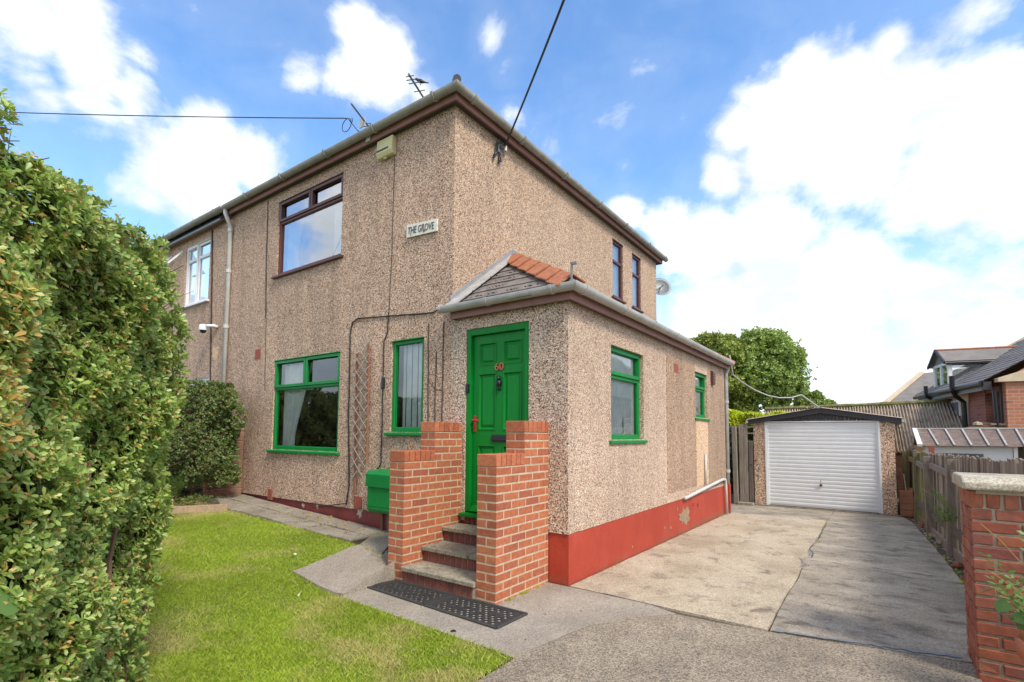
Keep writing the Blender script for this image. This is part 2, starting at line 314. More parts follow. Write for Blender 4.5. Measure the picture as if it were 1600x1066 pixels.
leafmat('grass_blade', [(0, (.24, .35, .02)), (.5, (.39, .50, .03)), (.9, (.47, .55, .06)), (1, (.54, .50, .16))], .6, .3, patch=((.64, .52, .22), .48, .72, 1.2), noise_sc=1.0)
leafmat('weed_leaf', [(0, (.10, .22, .05)), (1, (.20, .33, .08))], .5, .3); leafmat('dry_leaf', [(0, (.35, .18, .06)), (1, (.50, .30, .10))], .8, .2)

# ------------------------------------------------------------------ mesh helpers
BASE = {}
def link(o): COL.objects.link(o); return o
def tag(o, label=None, cat=None, group=None, kind=None):
    if label: o['label'] = label
    if cat: o['category'] = cat
    if group: o['group'] = group
    if kind: o['kind'] = kind
    return o
def thing(name, loc, label, cat, group=None):
    o = bpy.data.objects.new(name, None); link(o); o.location = loc; o.empty_display_size = .1
    BASE[o.name] = Vector(loc); return tag(o, label, cat, group)
class MB:
    def __init__(s): s.v = []; s.f = []
    def add(s, vs, fs):
        k = len(s.v); s.v += [tuple(v) for v in vs]; s.f += [tuple(i+k for i in f) for f in fs]; return s
    def box(s, a, b):
        x0, x1 = sorted((a[0], b[0])); y0, y1 = sorted((a[1], b[1])); z0, z1 = sorted((a[2], b[2]))
        return s.add([(x0, y0, z0), (x1, y0, z0), (x1, y1, z0), (x0, y1, z0), (x0, y0, z1), (x1, y0, z1), (x1, y1, z1), (x0, y1, z1)],
                     [(0, 3, 2, 1), (4, 5, 6, 7), (0, 1, 5, 4), (1, 2, 6, 5), (2, 3, 7, 6), (3, 0, 4, 7)])
    def hexa(s, p):   # 8 points: bottom 4 ccw, top 4
        return s.add(p, [(0, 3, 2, 1), (4, 5, 6, 7), (0, 1, 5, 4), (1, 2, 6, 5), (2, 3, 7, 6), (3, 0, 4, 7)])
    def prism(s, pts, ext):   # planar polygon extruded by vector
        n = len(pts); e = Vector(ext); P = [Vector(p) for p in pts]
        return s.add(P+[p+e for p in P], [tuple(range(n))[::-1], tuple(range(n, 2*n))]+[(i, (i+1) % n, n+(i+1) % n, n+i) for i in range(n)])
    def tube(s, pts, r, n=8, r1=None):
        P = [Vector(p) for p in pts]; k = len(s.v); m = len(P); r1 = r if r1 is None else r1
        a = None
        for i, p in enumerate(P):
            t = (P[min(i+1, m-1)]-P[max(i-1, 0)]).normalized()
            if a is None: a = t.orthogonal().normalized()
            a = (a-t*a.dot(t)).normalized(); b = t.cross(a); rr = r+(r1-r)*i/max(1, m-1)
            s.v += [tuple(p+(a*math.cos(2*math.pi*j/n)+b*math.sin(2*math.pi*j/n))*rr) for j in range(n)]
        for i in range(m-1):
            for j in range(n):
                s.f.append((k+i*n+j, k+i*n+(j+1) % n, k+(i+1)*n+(j+1) % n, k+(i+1)*n+j))
        s.f.append(tuple(k+j for j in range(n))[::-1]); s.f.append(tuple(k+(m-1)*n+j for j in range(n))); return s
    def bar(s, a, b, w, h, side=None):
        a = Vector(a); b = Vector(b); t = (b-a).normalized(); sd_ = Vector(side).normalized() if side else t.cross(Vector((0, 0, 1))).normalized()
        u = sd_.cross(t).normalized(); sd_ = sd_*w/2; u = u*h/2
        return s.hexa([a-sd_-u, a+sd_-u, b+sd_-u, b-sd_-u, a-sd_+u, a+sd_+u, b+sd_+u, b-sd_+u])
    def lathe(s, c, prof, n=24):
        c = Vector(c); k = len(s.v); m = len(prof)
        for r, z in prof:
            s.v += [tuple(c+Vector((r*math.cos(2*math.pi*j/n), r*math.sin(2*math.pi*j/n), z))) for j in range(n)]
        for i in range(m-1):
            for j in range(n): s.f.append((k+i*n+j, k+i*n+(j+1) % n, k+(i+1)*n+(j+1) % n, k+(i+1)*n+j))
        return s
def finish(name, me, mat, parent=None, bevel=0, smooth=False):
    o = bpy.data.objects.new(name, me); link(o)
    if mat: me.materials.append(MATS[mat])
    if parent: o.parent = parent
    if smooth:
        me.polygons.foreach_set('use_smooth', [True]*len(me.polygons))
    if bevel:
        bv = o.modifiers.new('bevel', 'BEVEL'); bv.width = bevel; bv.segments = 2; bv.limit_method = 'ANGLE'
    return o
def rootof(p):
    while p.parent: p = p.parent
    return p
def obj(name, mb, mat, parent=None, bevel=0, smooth=False, fix=True):
    off = BASE.get(rootof(parent).name, Vector((0, 0, 0))) if parent else Vector((0, 0, 0))
    me = bpy.data.meshes.new(name); me.from_pydata([tuple(Vector(v)-off) for v in mb.v], [], mb.f); me.update()
    if fix:
        bm = bmesh.new(); bm.from_mesh(me); bmesh.ops.recalc_face_normals(bm, faces=bm.faces); bm.to_mesh(me); bm.free()
    return finish(name, me, mat, parent, bevel, smooth)
def box(name, a, b, mat, parent=None, bevel=0): return obj(name, MB().box(a, b), mat, parent, bevel)
_ch = {}
def chbox(sx, sy, sz, c, mat, jit=0):
    key = (round(sx, 4), round(sy, 4), round(sz, 4), mat, jit and random.randint(0, 2))
    if key in _ch: return _ch[key]
    bm = bmesh.new(); bmesh.ops.create_cube(bm, size=1)
    for v in bm.verts: v.co = Vector((v.co.x*sx, v.co.y*sy, v.co.z*sz))
    bmesh.ops.bevel(bm, geom=list(bm.edges), offset=c, segments=1, affect='EDGES')
    if jit:
        for v in bm.verts: v.co += Vector([random.uniform(-jit, jit) for _ in range(3)])
    me = bpy.data.meshes.new('brick'); bm.to_mesh(me); bm.free(); me.materials.append(MATS[mat]); _ch[key] = me; return me
def block(name, a, b, mat, parent, c=.003, jit=.0, rot=0):
    s = [abs(b[i]-a[i]) for i in range(3)]; ctr = Vector([(a[i]+b[i])/2 for i in range(3)])
    o = bpy.data.objects.new(name, chbox(s[0], s[1], s[2], c, mat, jit)); link(o)
    if parent: o.parent = parent; ctr = ctr-BASE[rootof(parent).name]
    o.location = ctr
    if rot: o.rotation_euler = (random.uniform(-rot, rot), random.uniform(-rot, rot), random.uniform(-rot, rot))
    return o
def struct(name, mb, mat): return tag(obj(name, mb, mat), kind='structure')
def textmesh(body, size, depth, mat, name, parent, M, squash=1):
    cu = bpy.data.curves.new('t', 'FONT'); cu.body = body; cu.size = size; cu.extrude = depth; cu.resolution_u = 3
    t = bpy.data.objects.new('t', cu); link(t); dg = bpy.context.evaluated_depsgraph_get()
    me = bpy.data.meshes.new_from_object(t.evaluated_get(dg)); bpy.data.objects.remove(t)
    me.transform(Matrix.Diagonal((squash, 1, 1, 1))); me.transform(M)
    off = BASE[rootof(parent).name]; me.transform(Matrix.Translation(-off)); me.materials.clear()
    return finish(name, me, mat, parent)

# ------------------------------------------------------------------ heights
def lawn_h(x, y):
    s = min(1, max(0, (-y-.8)/.65)); xx = min(x, 0)
    return .18-.05*max(xx, -9)-.17*math.exp(xx)*s
def road_z(y): return -.011*max(0, min(y, 9))

# ------------------------------------------------------------------ ground
struct('ground', MB().add([(-600, -600, -.25), (600, -600, -.25), (600, 600, -.25), (-600, 600, -.25)], [(0, 1, 2, 3)]), 'far_ground')
def slab(name, poly, mat, th=.1, dz=0, hf=None, kind='structure', sub=None):
    hf = hf or (lambda x, y: road_z(y)); n = len(poly)
    vs = [(x, y, hf(x, y)+dz) for x, y in poly]+[(x, y, hf(x, y)+dz-th) for x, y in poly]
    mb = MB().add(vs, [tuple(range(n)), tuple(range(2*n-1, n-1, -1))]+[(i, (i+1) % n, n+(i+1) % n, n+i) for i in range(n)])
    return tag(obj(name, mb, mat), kind=kind)
def dens(poly, step=.12, jit=.006):
    out = []
    for i, a in enumerate(poly):
        b = poly[(i+1) % len(poly)]; L_ = math.dist(a, b); k = max(1, int(L_/step))
        for j in range(k):
            t = j/k; q = 0 if j == 0 else random.uniform(-jit, jit)
            dx, dy = (b[0]-a[0])/L_, (b[1]-a[1])/L_
            out.append((a[0]+(b[0]-a[0])*t-dy*q, a[1]+(b[1]-a[1])*t+dx*q))
    return out
edge_jag = [(3.245, .0), (3.23, .9), (3.24, 1.6), (3.22, 2.3), (3.27, 2.42), (3.20, 2.55), (3.14, 2.75), (3.25, 2.9), (3.24, 3.2), (3.17, 3.5), (3.20, 4.3), (3.16, 6.45)]
slab('driveway_base', [(1.5, -.3), (5.0, -.3), (5.0, 8.6), (.6, 8.6), (.6, 6.0), (1.5, 6.0)], 'joint_dirt', .1, -.012)
slab('driveway', dens([(1.545, .015), (2.35, -.02), (3.245, -.06)]+edge_jag[1:]+[(1.545, 6.45)], .2), 'slab_light', .1, .004)
slab('driveway', dens([(3.265, -.05), (3.9, .06), (4.40, .14), (4.62, .9), (4.60, 2.9), (4.52, 5.0), (4.40, 7.4), (4.30, 8.05), (3.19, 8.05)]+[(x+.015, y) for x, y in edge_jag[::-1][:-1]], .2), 'slab_grey', .1, 0)
slab('driveway', dens([(.7, 6.47), (3.17, 6.47), (3.17, 8.05), (.7, 8.05)], .3), 'slab_grey', .1, -.002)
slab('driveway', dens([(2.02, -1.5), (2.07, -1.2), (2.15, -.78), (2.36, -.4), (2.60, -.12), (3.24, -.08), (3.27, -.07), (3.9, .04), (4.41, .12), (4.41, -.2), (9, -.3), (9, -12), (2.03, -12)], .25, .01), 'slab_front', .1, -.003, hf=lambda x, y: 0)
slab('path', dens([(.06, -.55), (1.08, -.55), (1.3, -.01), (1.55, -.01), (2.34, -.035), (2.59, -.12), (2.35, -.41), (2.14, -.79), (2.06, -1.2), (2.01, -1.56), (1.1, -1.52), (.1, -1.48)], .2, .006), 'path_concrete', .1, .001, hf=lambda x, y: 0)
def strip(name, pts, w, mat, dz=.005, hf=None):
    hf = hf or (lambda x, y: road_z(y)); vs = []; fs = []
    for i, (x, y) in enumerate(pts):
        a = pts[max(0, i-1)]; b = pts[min(len(pts)-1, i+1)]; L_ = math.dist(a, b); nx, ny = -(b[1]-a[1])/L_, (b[0]-a[0])/L_
        q = w*random.uniform(.4, 1.3)*(.4 if i in (0, len(pts)-1) else 1)
        vs += [(x+nx*q, y+ny*q, hf(x, y)+dz), (x-nx*q, y-ny*q, hf(x, y)+dz)]
        if i: fs.append((2*i-2, 2*i-1, 2*i+1, 2*i))
    return tag(obj(name, MB().add(vs, fs), mat), kind='structure')
strip('driveway_crack', [(3.28+.04*k+random.uniform(-.01, .01), -.05+.0045*k*1.0+random.uniform(-.012, .012)+(.12*(k/28)) ) for k in range(28)], .026, 'tar', .006)
strip('driveway_crack', [(3.21, 2.30), (3.24, 2.4), (3.19, 2.55)], .022, 'tar', .009)
strip('driveway_crack', [(3.22, 2.95), (3.24, 3.1), (3.18, 3.4)], .02, 'tar', .009)
strip('driveway_crack', [(3.2, 3.6+.2*k) for k in range(13)], .006, 'tar', .009)
strip('driveway_crack', [(1.9+.05*k, -.005-.0035*k) for k in range(12)], .006, 'tar', .008)
# raised path beside the steps, paving slabs along the wall, timber edge
rp = dens([(.055, -.55), (.06, -.9), (.08, -1.2), (.10, -1.46), (-.2, -1.52), (-.58, -1.53), (-.63, -1.05), (-.66, -.70), (-.9, -.36), (-.9, -.02), (.055, -.02)], .1, .004)
def raised(x, y): return lawn_h(min(x, 0), y)+.012
slab('raised_path', rp, 'path_concrete', .25, 0, hf=raised)
gb = thing('paving_slab_path', (-2.5, -.4, .3), 'row of worn mossy paving slabs laid along the foot of the front wall', 'paving')
tag(gb, kind='structure')
slabmb = MB(); n_ = 10
strip_pts = [(-5.2, -.02), (-.9, -.02), (-.9, -.66), (-5.2, -.84)]
slab('path_bed', strip_pts, 'joint_dirt', .2, -.012, hf=lambda x, y: lawn_h(x, 0)+.0)
x = -.91; i = 0
while x > -5.1:
    w = random.choice((.44, .6, .6)); y1 = -.02
    for (ya, yb) in ((-.03, -.35), (-.375, -.66+.04*(x+.9)*.9+random.uniform(-.02, .02))):
        t = [random.uniform(-.006, .008) for _ in range(4)]
        X0, X1 = x-w+.022, x
        pts = [(X0, yb, lawn_h(X0, 0)+t[0]), (X1, yb, lawn_h(X1, 0)+t[1]), (X1, ya, lawn_h(X1, 0)+t[2]), (X0, ya, lawn_h(X0, 0)+t[3])]
        obj('paving_slab', MB().hexa([(a, b, c-.05) for a, b, c in pts]+pts), 'paving', gb, .006)
    x -= w
# lawn: one sheet and its grass
lawn_poly = [(-.66, -.70), (-.60, -1.04), (-.56, -1.54), (-.2, -1.54), (.12, -1.51), (1.1, -1.545), (2.02, -1.575), (2.03, -2.2), (2.04, -9), (-5.0, -9), (-4.9, -.80), (-3.4, -.80), (-2.2, -.745), (-1.4, -.70)]
def inpoly(px, py, poly):
    c = np.zeros(px.shape, bool); n = len(poly)
    for i in range(n):
        x1, y1 = poly[i]; x2, y2 = poly[(i+1) % n]
        if y1 == y2: continue
        k = ((y1 > py) != (y2 > py)) & (px < (x2-x1)*(py-y1)/(y2-y1)+x1); c ^= k
    return c
def np_h(x, y):
    s = np.clip((-y-.8)/.65, 0, 1); xx = np.clip(x, -9, 0)
    return .18-.05*xx-.17*np.exp(xx)*s
gx = np.arange(-5.2, 2.1, .1); gy = np.arange(-9, -.6, .1)
mb = MB(); idx = {}
for a in gx:
    for b in gy:
        c = (a+.05, b+.05)
        if inpoly(np.array([c[0]]), np.array([c[1]]), lawn_poly)[0]:
            q = []
            for (p, r) in ((a, b), (a+.1, b), (a+.1, b+.1), (a, b+.1)):
                key = (round(p, 2), round(r, 2))
                if key not in idx: idx[key] = len(mb.v); mb.v.append((p, r, lawn_h(p, r)-.012))
                q.append(idx[key])
            mb.f.append(tuple(q))
struct('lawn', mb, 'ground_grass')
def npmesh(name, V, faces_per, nf_verts, mat, parent=None, off=None):
    """V: (n,k,3) island vertices; faces_per: list of index tuples inside an island"""
    n, k, _ = V.shape; me = bpy.data.meshes.new(name)
    me.vertices.add(n*k); me.vertices.foreach_set('co', V.reshape(-1).astype(np.float32))
    fl = [len(f) for f in faces_per]; tot = sum(fl)
    me.loops.add(n*tot); me.polygons.add(n*len(fl))
    base = (np.arange(n)*k)[:, None]; flat = np.array([i for f in faces_per for i in f])[None, :]
    me.loops.foreach_set('vertex_index', (base+flat).reshape(-1).astype(np.int32))
    st = np.cumsum([0]+fl[:-1])[None, :]; me.polygons.foreach_set('loop_start', (np.arange(n)[:, None]*tot+st).reshape(-1).astype(np.int32))
    me.update(calc_edges=True); me.validate()
    o = bpy.data.objects.new(name, me); link(o); me.materials.append(MATS[mat])
    if parent: o.parent = parent
    return o
def grass():
    n = 420000
    # denser close to the viewer's side of the lawn
    px = rng.uniform(-5, 2.03, n); py = -.7-3.4*rng.random(n)**.9
    k = inpoly(px+rng.normal(0, .012, n), py+rng.normal(0, .012, n), lawn_poly); px = px[k]; py = py[k]; n = len(px)
    z = np_h(px, py)-.012; a = rng.uniform(0, 2*np.pi, n); h = rng.uniform(.014, .034, n); w = rng.uniform(.0012, .0026, n)
    edge = (py > -1.75) & (px > -.5); h[edge] *= 1.25
    lx = rng.normal(0, .5, n)*h; ly = rng.normal(0, .5, n)*h
    V = np.zeros((n, 4, 3)); ca, sa = np.cos(a)*w, np.sin(a)*w
    V[:, 0] = np.stack([px-ca, py-sa, z], 1); V[:, 1] = np.stack([px+ca, py+sa, z], 1)
    V[:, 2] = np.stack([px+ca*.6+lx*.4, py+sa*.6+ly*.4, z+h*.6], 1); V[:, 3] = np.stack([px+lx, py+ly, z+h], 1)
    tag(npmesh('lawn_grass', V, [(0, 1, 2), (0, 2, 3)], 0, 'grass_blade'), 'short mown lawn grass, green with dry straw-coloured patches', 'grass', kind='stuff')
grass()
ke = thing('timber_edging', (-3.6, -1.1, .36), 'weathered pale timber board edging the bed beneath the dark bush', 'edging')
obj('board', MB().bar((-3.37, -.83, .39), (-3.80, -2.0, .41), .045, .10), 'wood_tan', ke, .004)
struct('soil_bed', MB().add([(-3.42, -.86, .35), (-4.25, -.56, .40), (-6.2, -.5, .46), (-6.2, -4.5, .46), (-3.9, -4.5, .38)], [(0, 1, 2, 3, 4)]), 'soil')
struct('earth_strip', MB().add([(4.3, -.3, -.035), (5.6, -.3, -.03), (5.6, 9, -.06), (4.2, 9, -.1)], [(0, 1, 2, 3)]), 'soil')
struct('back_garden', MB().add([(-9, 8.7, -.12), (12, 8.7, -.12), (12, 60, .3), (-9, 60, .3)], [(0, 1, 2, 3)]), 'far_ground')
# ------------------------------------------------------------------ the house
W = 1.532
house = thing('house', (0, 0, 0), 'pebble-dashed end house with green front door, green ground-floor windows and brown upstairs windows', 'house')
FRONT = lambda a, z, d: (a, d, z)
SIDE0 = lambda a, z, d: (-d, a, z)
SIDEW = lambda a, z, d: (W-d, a, z)
def wallmesh(P, a0, a1, z0, z1, holes, depth=.10, thick=.0):
    mb = MB(); A = sorted({a0, a1, *[h[0] for h in holes], *[h[1] for h in holes]}); Z = sorted({z0, z1, *[h[2] for h in holes], *[h[3] for h in holes]})
    inside = lambda a, z: any(h[0] < a < h[1] and h[2] < z < h[3] for h in holes)
    for i in range(len(A)-1):
        for j in range(len(Z)-1):
            if inside((A[i]+A[i+1])/2, (Z[j]+Z[j+1])/2): continue
            for d in (0, depth):
                mb.add([P(A[i], Z[j], d), P(A[i+1], Z[j], d), P(A[i+1], Z[j+1], d), P(A[i], Z[j+1], d)], [(0, 1, 2, 3)])
    for (b0, b1, c0, c1) in holes:
        q = [(b0, c0), (b1, c0), (b1, c1), (b0, c1)]
        for i in range(4):
            (a, z), (b, y) = q[i], q[(i+1) % 4]
            mb.add([P(a, z, 0), P(b, y, 0), P(b, y, depth), P(a, z, depth)], [(0, 1, 2, 3)])
    return mb
ME = 5.36
U1 = (-3.86, -2.15, 3.95, 5.18); G1 = (-3.80, -2.10, 1.17, 2.57); S1 = (-1.03, -.45, 1.45, 2.60)
DOOR = (.218, 1.071, .53, 2.606)
obj('wall', wallmesh(FRONT, -5.39, 0, .43, ME, [U1, G1, S1]), 'render_front', house, fix=False)
obj('plinth', MB().box((-5.39, .02, -.1), (0, .12, .428)), 'plinth_dark', house)
obj('wall', wallmesh(FRONT, 0, W, .48, 2.78, [DOOR]), 'render_ext_front', house, fix=False)
obj('plinth', MB().box((0.001, .014, -.1), (W-.002, .12, .478)), 'plinth_red', house)
C1 = (4.41, 4.90, 4.04, 5.15); D1 = (5.36, 5.82, 4.04, 5.15)
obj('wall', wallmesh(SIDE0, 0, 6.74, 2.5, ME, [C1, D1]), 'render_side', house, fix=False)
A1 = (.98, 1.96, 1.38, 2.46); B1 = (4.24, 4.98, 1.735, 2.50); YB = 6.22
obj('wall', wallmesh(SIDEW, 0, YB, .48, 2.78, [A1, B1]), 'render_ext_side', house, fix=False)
obj('plinth', MB().box((W-.11, .0145, -.2), (W-.006, YB-.002, .482)), 'plinth_red', house)
obj('back_wall', MB().box((-5.39, 6.64, -.2), (-.001, 6.74, ME)).box((.0, YB-.1, -.2), (W-.11, YB, 2.78)), 'render_side', house)
obj('inner_wall', MB().box((-5.39, .12, .3), (-5.30, 6.63, ME)).box((-1.55, .11, .3), (-1.48, 6.63, ME)).box((-5.3, 3.4, .3), (-1.55, 3.45, ME)).box((-.05, .11, .3), (.0, 6.6, 2.75)).box((.05, 2.9, .3), (W-.11, 2.95, 2.7)).box((-1.4, 3.6, 2.8), (-.11, 3.65, ME)), 'room_wall', house)
obj('floor', MB().box((-5.3, .11, .38), (-.06, 6.6, .44)).box((-5.3, .11, 2.68), (-.11, 6.6, 2.80)).box((0.01, .13, .4), (W-.12, 6.1, .50)).box((-5.3, .11, ME-.06), (-.11, 6.6, ME-.02)), 'room_dark', house)
# patches of other pebble dash on the long side, red damage, stains
obj('render_patch', MB().box((W-.003, 2.83, .62), (W+.006, 4.23, 2.62)), 'render_patch', house)
obj('render_patch', MB().box((W-.003, 5.0, .52), (W+.004, 6.2, 2.62)), 'render_patch', house)
obj('render_patch', MB().box((W-.003, 4.26, .60), (W+.005, 4.97, 1.70)), 'render_smooth', house)
def blob(name, P, c, r, mat, seed, n=22, d0=-.001, d1=-.006, sq=1.0):
    rr = random.Random(seed); k = [(c[0]+r*sq*math.cos(t)*q, c[1]+r*math.sin(t)*q) for t, q in ((2*math.pi*i/n, rr.uniform(.45, 1.15)) for i in range(n))]
    mb = MB().prism([P(a, z, d0) for a, z in k], Vector(P(0, 0, d1))-Vector(P(0, 0, d0))); return obj(name, mb, mat, house)
PL = lambda a, z, d: (W-.006-d, a, z)
blob('plaster_loss', PL, (3.62, .22), .15, 'plinth_bare', 3, sq=2.0); blob('plaster_loss', PL, (3.25, .36), .03, 'plinth_bare', 4); blob('plaster_loss', PL, (2.95, .12), .028, 'plinth_bare', 5)
blob('plaster_loss', PL, (1.56, .10), .016, 'plinth_bare', 6); blob('plaster_loss', PL, (4.05, .33), .022, 'plinth_dark', 8); blob('plaster_loss', PL, (4.3, .30), .03, 'plinth_dark', 9); blob('plaster_loss', PL, (2.7, .16), .02, 'plinth_bare', 10)
PF = lambda a, z, d: (a, .02+d, z)
blob('plaster_loss', PF, (-1.60, .40), .075, 'mortar_old', 11, d0=-.001, d1=-.006); blob('plaster_loss', PF, (-2.9, .37), .04, 'mortar_old', 12); blob('plaster_loss', PF, (-2.55, .385), .035, 'mortar_old', 14)

def window(P, o, mat, layout, recess=.035, sill=None, sillmat=None, glass='glass', fw_=.05, casement=None, cover=None, label=None, root=None, sillout=.05, sillw=.06, head=True):
    root = root or house; a0, a1, z0, z1 = o
    fr = MB(); D0, D1 = recess, recess+.06
    fr.box(P(a0, z0, D0), P(a0+fw_, z1, D1)).box(P(a1-fw_, z0, D0), P(a1, z1, D1)).box(P(a0+fw_, z1-fw_, D0), P(a1-fw_, z1, D1)).box(P(a0+fw_, z0, D0), P(a1-fw_, z0+fw_, D1))
    trans = layout.get('transom')
    if trans: fr.box(P(a0+fw_, trans-fw_/2, D0+.001), P(a1-fw_, trans+fw_/2, D1-.001))
    muls = layout.get('mullion', [])
    for (am, b0, b1) in muls: fr.box(P(am-fw_/2, b0, D0+.002), P(am+fw_/2, b1, D1-.002))
    if head: fr.box(P(a0-.005, z1-.012, D0-.03), P(a1+.005, z1+.004, D0-.001))
    w = obj('window', fr, mat, root, .006)
    if label: w['label'] = label
    for (b0, b1, c0, c1) in layout.get('casements', []):
        s = .045; cm = MB(); d0, d1 = D0-.018, D0-.001
        cm.box(P(b0, c0, d0), P(b0+s, c1, d1)).box(P(b1-s, c0, d0), P(b1, c1, d1)).box(P(b0+s, c1-s, d0), P(b1-s, c1, d1)).box(P(b0+s, c0, d0), P(b1-s, c0+s, d1))
        obj('casement_frame', cm, mat, w, .005)
    for (b0, b1, c0, c1) in layout['panes']:
        obj('pane', MB().add([P(b0, c0, D0+.03), P(b1, c0, D0+.03), P(b1, c1, D0+.03), P(b0, c1, D0+.03)], [(0, 1, 2, 3)]), glass, w, fix=False)
        g = .010; gm = MB()
        for q in ((b0, c0, b0+g, c1), (b1-g, c0, b1, c1), (b0+g, c0, b1-g, c0+g), (b0+g, c1-g, b1-g, c1)): gm.box(P(q[0], q[1], D0+.018), P(q[2], q[3], D0+.027))
        obj('glazing_bead', gm, mat, w)
    if sill: obj('sill', MB().prism([P(a0-sillw, z0-.045, -sillout), P(a0-sillw, z0-.012, -sillout), P(a0-sillw, z0-.002, D0), P(a0-sillw, z0-.045, D0)], Vector(P(a1+sillw, 0, 0))-Vector(P(a0-sillw, 0, 0))), sillmat or mat, w, .006)
    return w
def drape(P, a0, a1, z0, z1, d, mat, parent, folds=6, amp=.02, gather=None, name='curtain', nseg=60):
    mb = MB(); nz = 14
    for j in range(nz+1):
        z = z0+(z1-z0)*j/nz
        for i in range(nseg+1):
            t = i/nseg; aa = a0+(a1-a0)*t
            if gather: aa = gather(t, (z-z0)/(z1-z0))
            mb.v.append(P(aa, z, d+amp*math.sin(t*folds*2*math.pi)+.3*amp*math.sin(t*folds*5.1)))
    for j in range(nz):
        for i in range(nseg):
            k = j*(nseg+1)+i; mb.f.append((k, k+1, k+nseg+2, k+nseg+1))
    return obj(name, mb, mat, parent, smooth=True, fix=False)
# upstairs brown window
a0, a1, z0, z1 = U1; t = 4.83; mid = -2.98
w = window(FRONT, U1, 'brown_upvc', dict(transom=t, mullion=[(mid, t, z1-.05)], casements=[(a0+.02, mid-.006, t+.012, z1-.015), (mid+.006, a1-.02, t+.012, z1-.015)],
    panes=[(a0+.05, a1-.05, z0+.05, t-.025), (a0+.05, mid-.025, t+.025, z1-.05), (mid+.025, a1-.05, t+.025, z1-.05)]), sill=True, glass='glass_up', recess=.03, label='brown framed upstairs window')
drape(FRONT, -3.8, -3.35, z0+.05, t, .15, 'curtain', w, 3, .02, gather=lambda t_, h: -3.8+t_*(.30+.22*abs(h-.35)))
drape(FRONT, -2.55, -2.2, z0+.05, t, .15, 'curtain', w, 3, .03)
# green front window
a0, a1, z0, z1 = G1; t = 2.12; mid = -2.95
w = window(FRONT, G1, 'green_paint', dict(transom=t, mullion=[(mid, t, z1-.05)], casements=[(a0+.01, mid-.006, t+.012, z1-.015), (mid+.006, a1-.01, t+.012, z1-.015)],
    panes=[(a0+.06, a1-.03, z0+.05, t-.025), (a0+.05, mid-.025, t+.025, z1-.05), (mid+.025, a1-.05, t+.025, z1-.05)]), sill=True, recess=.02, fw_=.055, label='large green framed front window', glass='glass')
drape(FRONT, -3.74, -3.2, z0+.05, 2.5, .15, 'curtain', w, 3, .02, gather=lambda t_, h: -3.74+t_*(.34+.55*max(0, h-.12)**1.1*.9))
# narrow green window by the porch with a vertical blind
a0, a1, z0, z1 = S1
w = window(FRONT, S1, 'green_paint', dict(panes=[(a0+.06, a1-.03, z0+.05, z1-.05)]), sill=True, recess=.02, fw_=.055, label='narrow green framed window')
for i in range(9):
    xx = a0+.10+i*.052
    obj('blind_slat', MB().box((xx, .115+.012*(i % 2), z0+.05), (xx+.047, .118+.012*(i % 2), z1-.04)), 'blind', w)
# side windows of the extension
a0, a1, z0, z1 = A1; t = 2.12
w = window(SIDEW, A1, 'green_paint', dict(transom=t, casements=[(a0+.01, a1-.01, t+.012, z1-.012)], panes=[(a0+.05, a1-.05, z0+.05, t-.025), (a0+.05, a1-.05, t+.025, z1-.05)]), sill=True, recess=.055, fw_=.055, sillout=.03, label='larger green framed side window')
drape(SIDEW, a0, a1, z0, z1, .112, 'blind', w, 14, .006, name='net_curtain')
obj('bag', MB().box(SIDEW(1.55, z0+.06, .098), SIDEW(1.78, z0+.27, .103)), 'curtain', w, .01)
a0, a1, z0, z1 = B1; t = 2.22
w = window(SIDEW, B1, 'green_paint', dict(transom=t, casements=[(a0+.01, a1-.01, t+.012, z1-.012)], panes=[(a0+.05, a1-.05, z0+.05, t-.025), (a0+.05, a1-.05, t+.025, z1-.05)]), sill=True, recess=.05, fw_=.055, sillout=.03, label='small green framed side window')
drape(SIDEW, a0, a1, z0, z1, .112, 'blind', w, 10, .006, name='net_curtain')
for o_ in (C1, D1):
    a0, a1, z0, z1 = o_; t = z1-.40
    w = window(SIDE0, o_, 'brown_upvc', dict(transom=t, panes=[(a0+.05, a1-.05, z0+.05, t-.025), (a0+.05, a1-.05, t+.025, z1-.05)]), sill=True, recess=.02, glass='glass', sillw=.05)
    drape(SIDE0, a0, a1, z0, z1, .105, 'curtain', w, 5, .006, name='net_curtain')
# front door
a0, a1, z0, z1 = DOOR
df = MB().box(FRONT(a0, z0+.05, .012), FRONT(a0+.062, z1, .10)).box(FRONT(a1-.062, z0+.05, .012), FRONT(a1, z1, .10)).box(FRONT(a0+.062, z1-.075, .012), FRONT(a1-.062, z1, .10))
L0, L1, B0, B1_ = a0+.066, a1-.066, z0+.055, z1-.079
panels = [(.375, .60, 2.20, 2.43), (.715, .935, 2.20, 2.43), (.375, .60, 1.49, 2.09), (.715, .935, 1.49, 2.09), (.375, .60, .74, 1.30), (.715, .935, .74, 1.30)]
leaf = MB(); dd = .055
A = sorted({L0, L1, *[p[0] for p in panels], *[p[1] for p in panels]}); Z = sorted({B0, B1_, *[p[2] for p in panels], *[p[3] for p in panels]})
for i in range(len(A)-1):
    for j in range(len(Z)-1):
        ca, cz = (A[i]+A[i+1])/2, (Z[j]+Z[j+1])/2
        if any(p[0] < ca < p[1] and p[2] < cz < p[3] for p in panels): continue
        leaf.add([(A[i], dd, Z[j]), (A[i+1], dd, Z[j]), (A[i+1], dd, Z[j+1]), (A[i], dd, Z[j+1])], [(0, 1, 2, 3)])
leaf.box((L0, dd+.03, B0), (L1, .098, B1_))
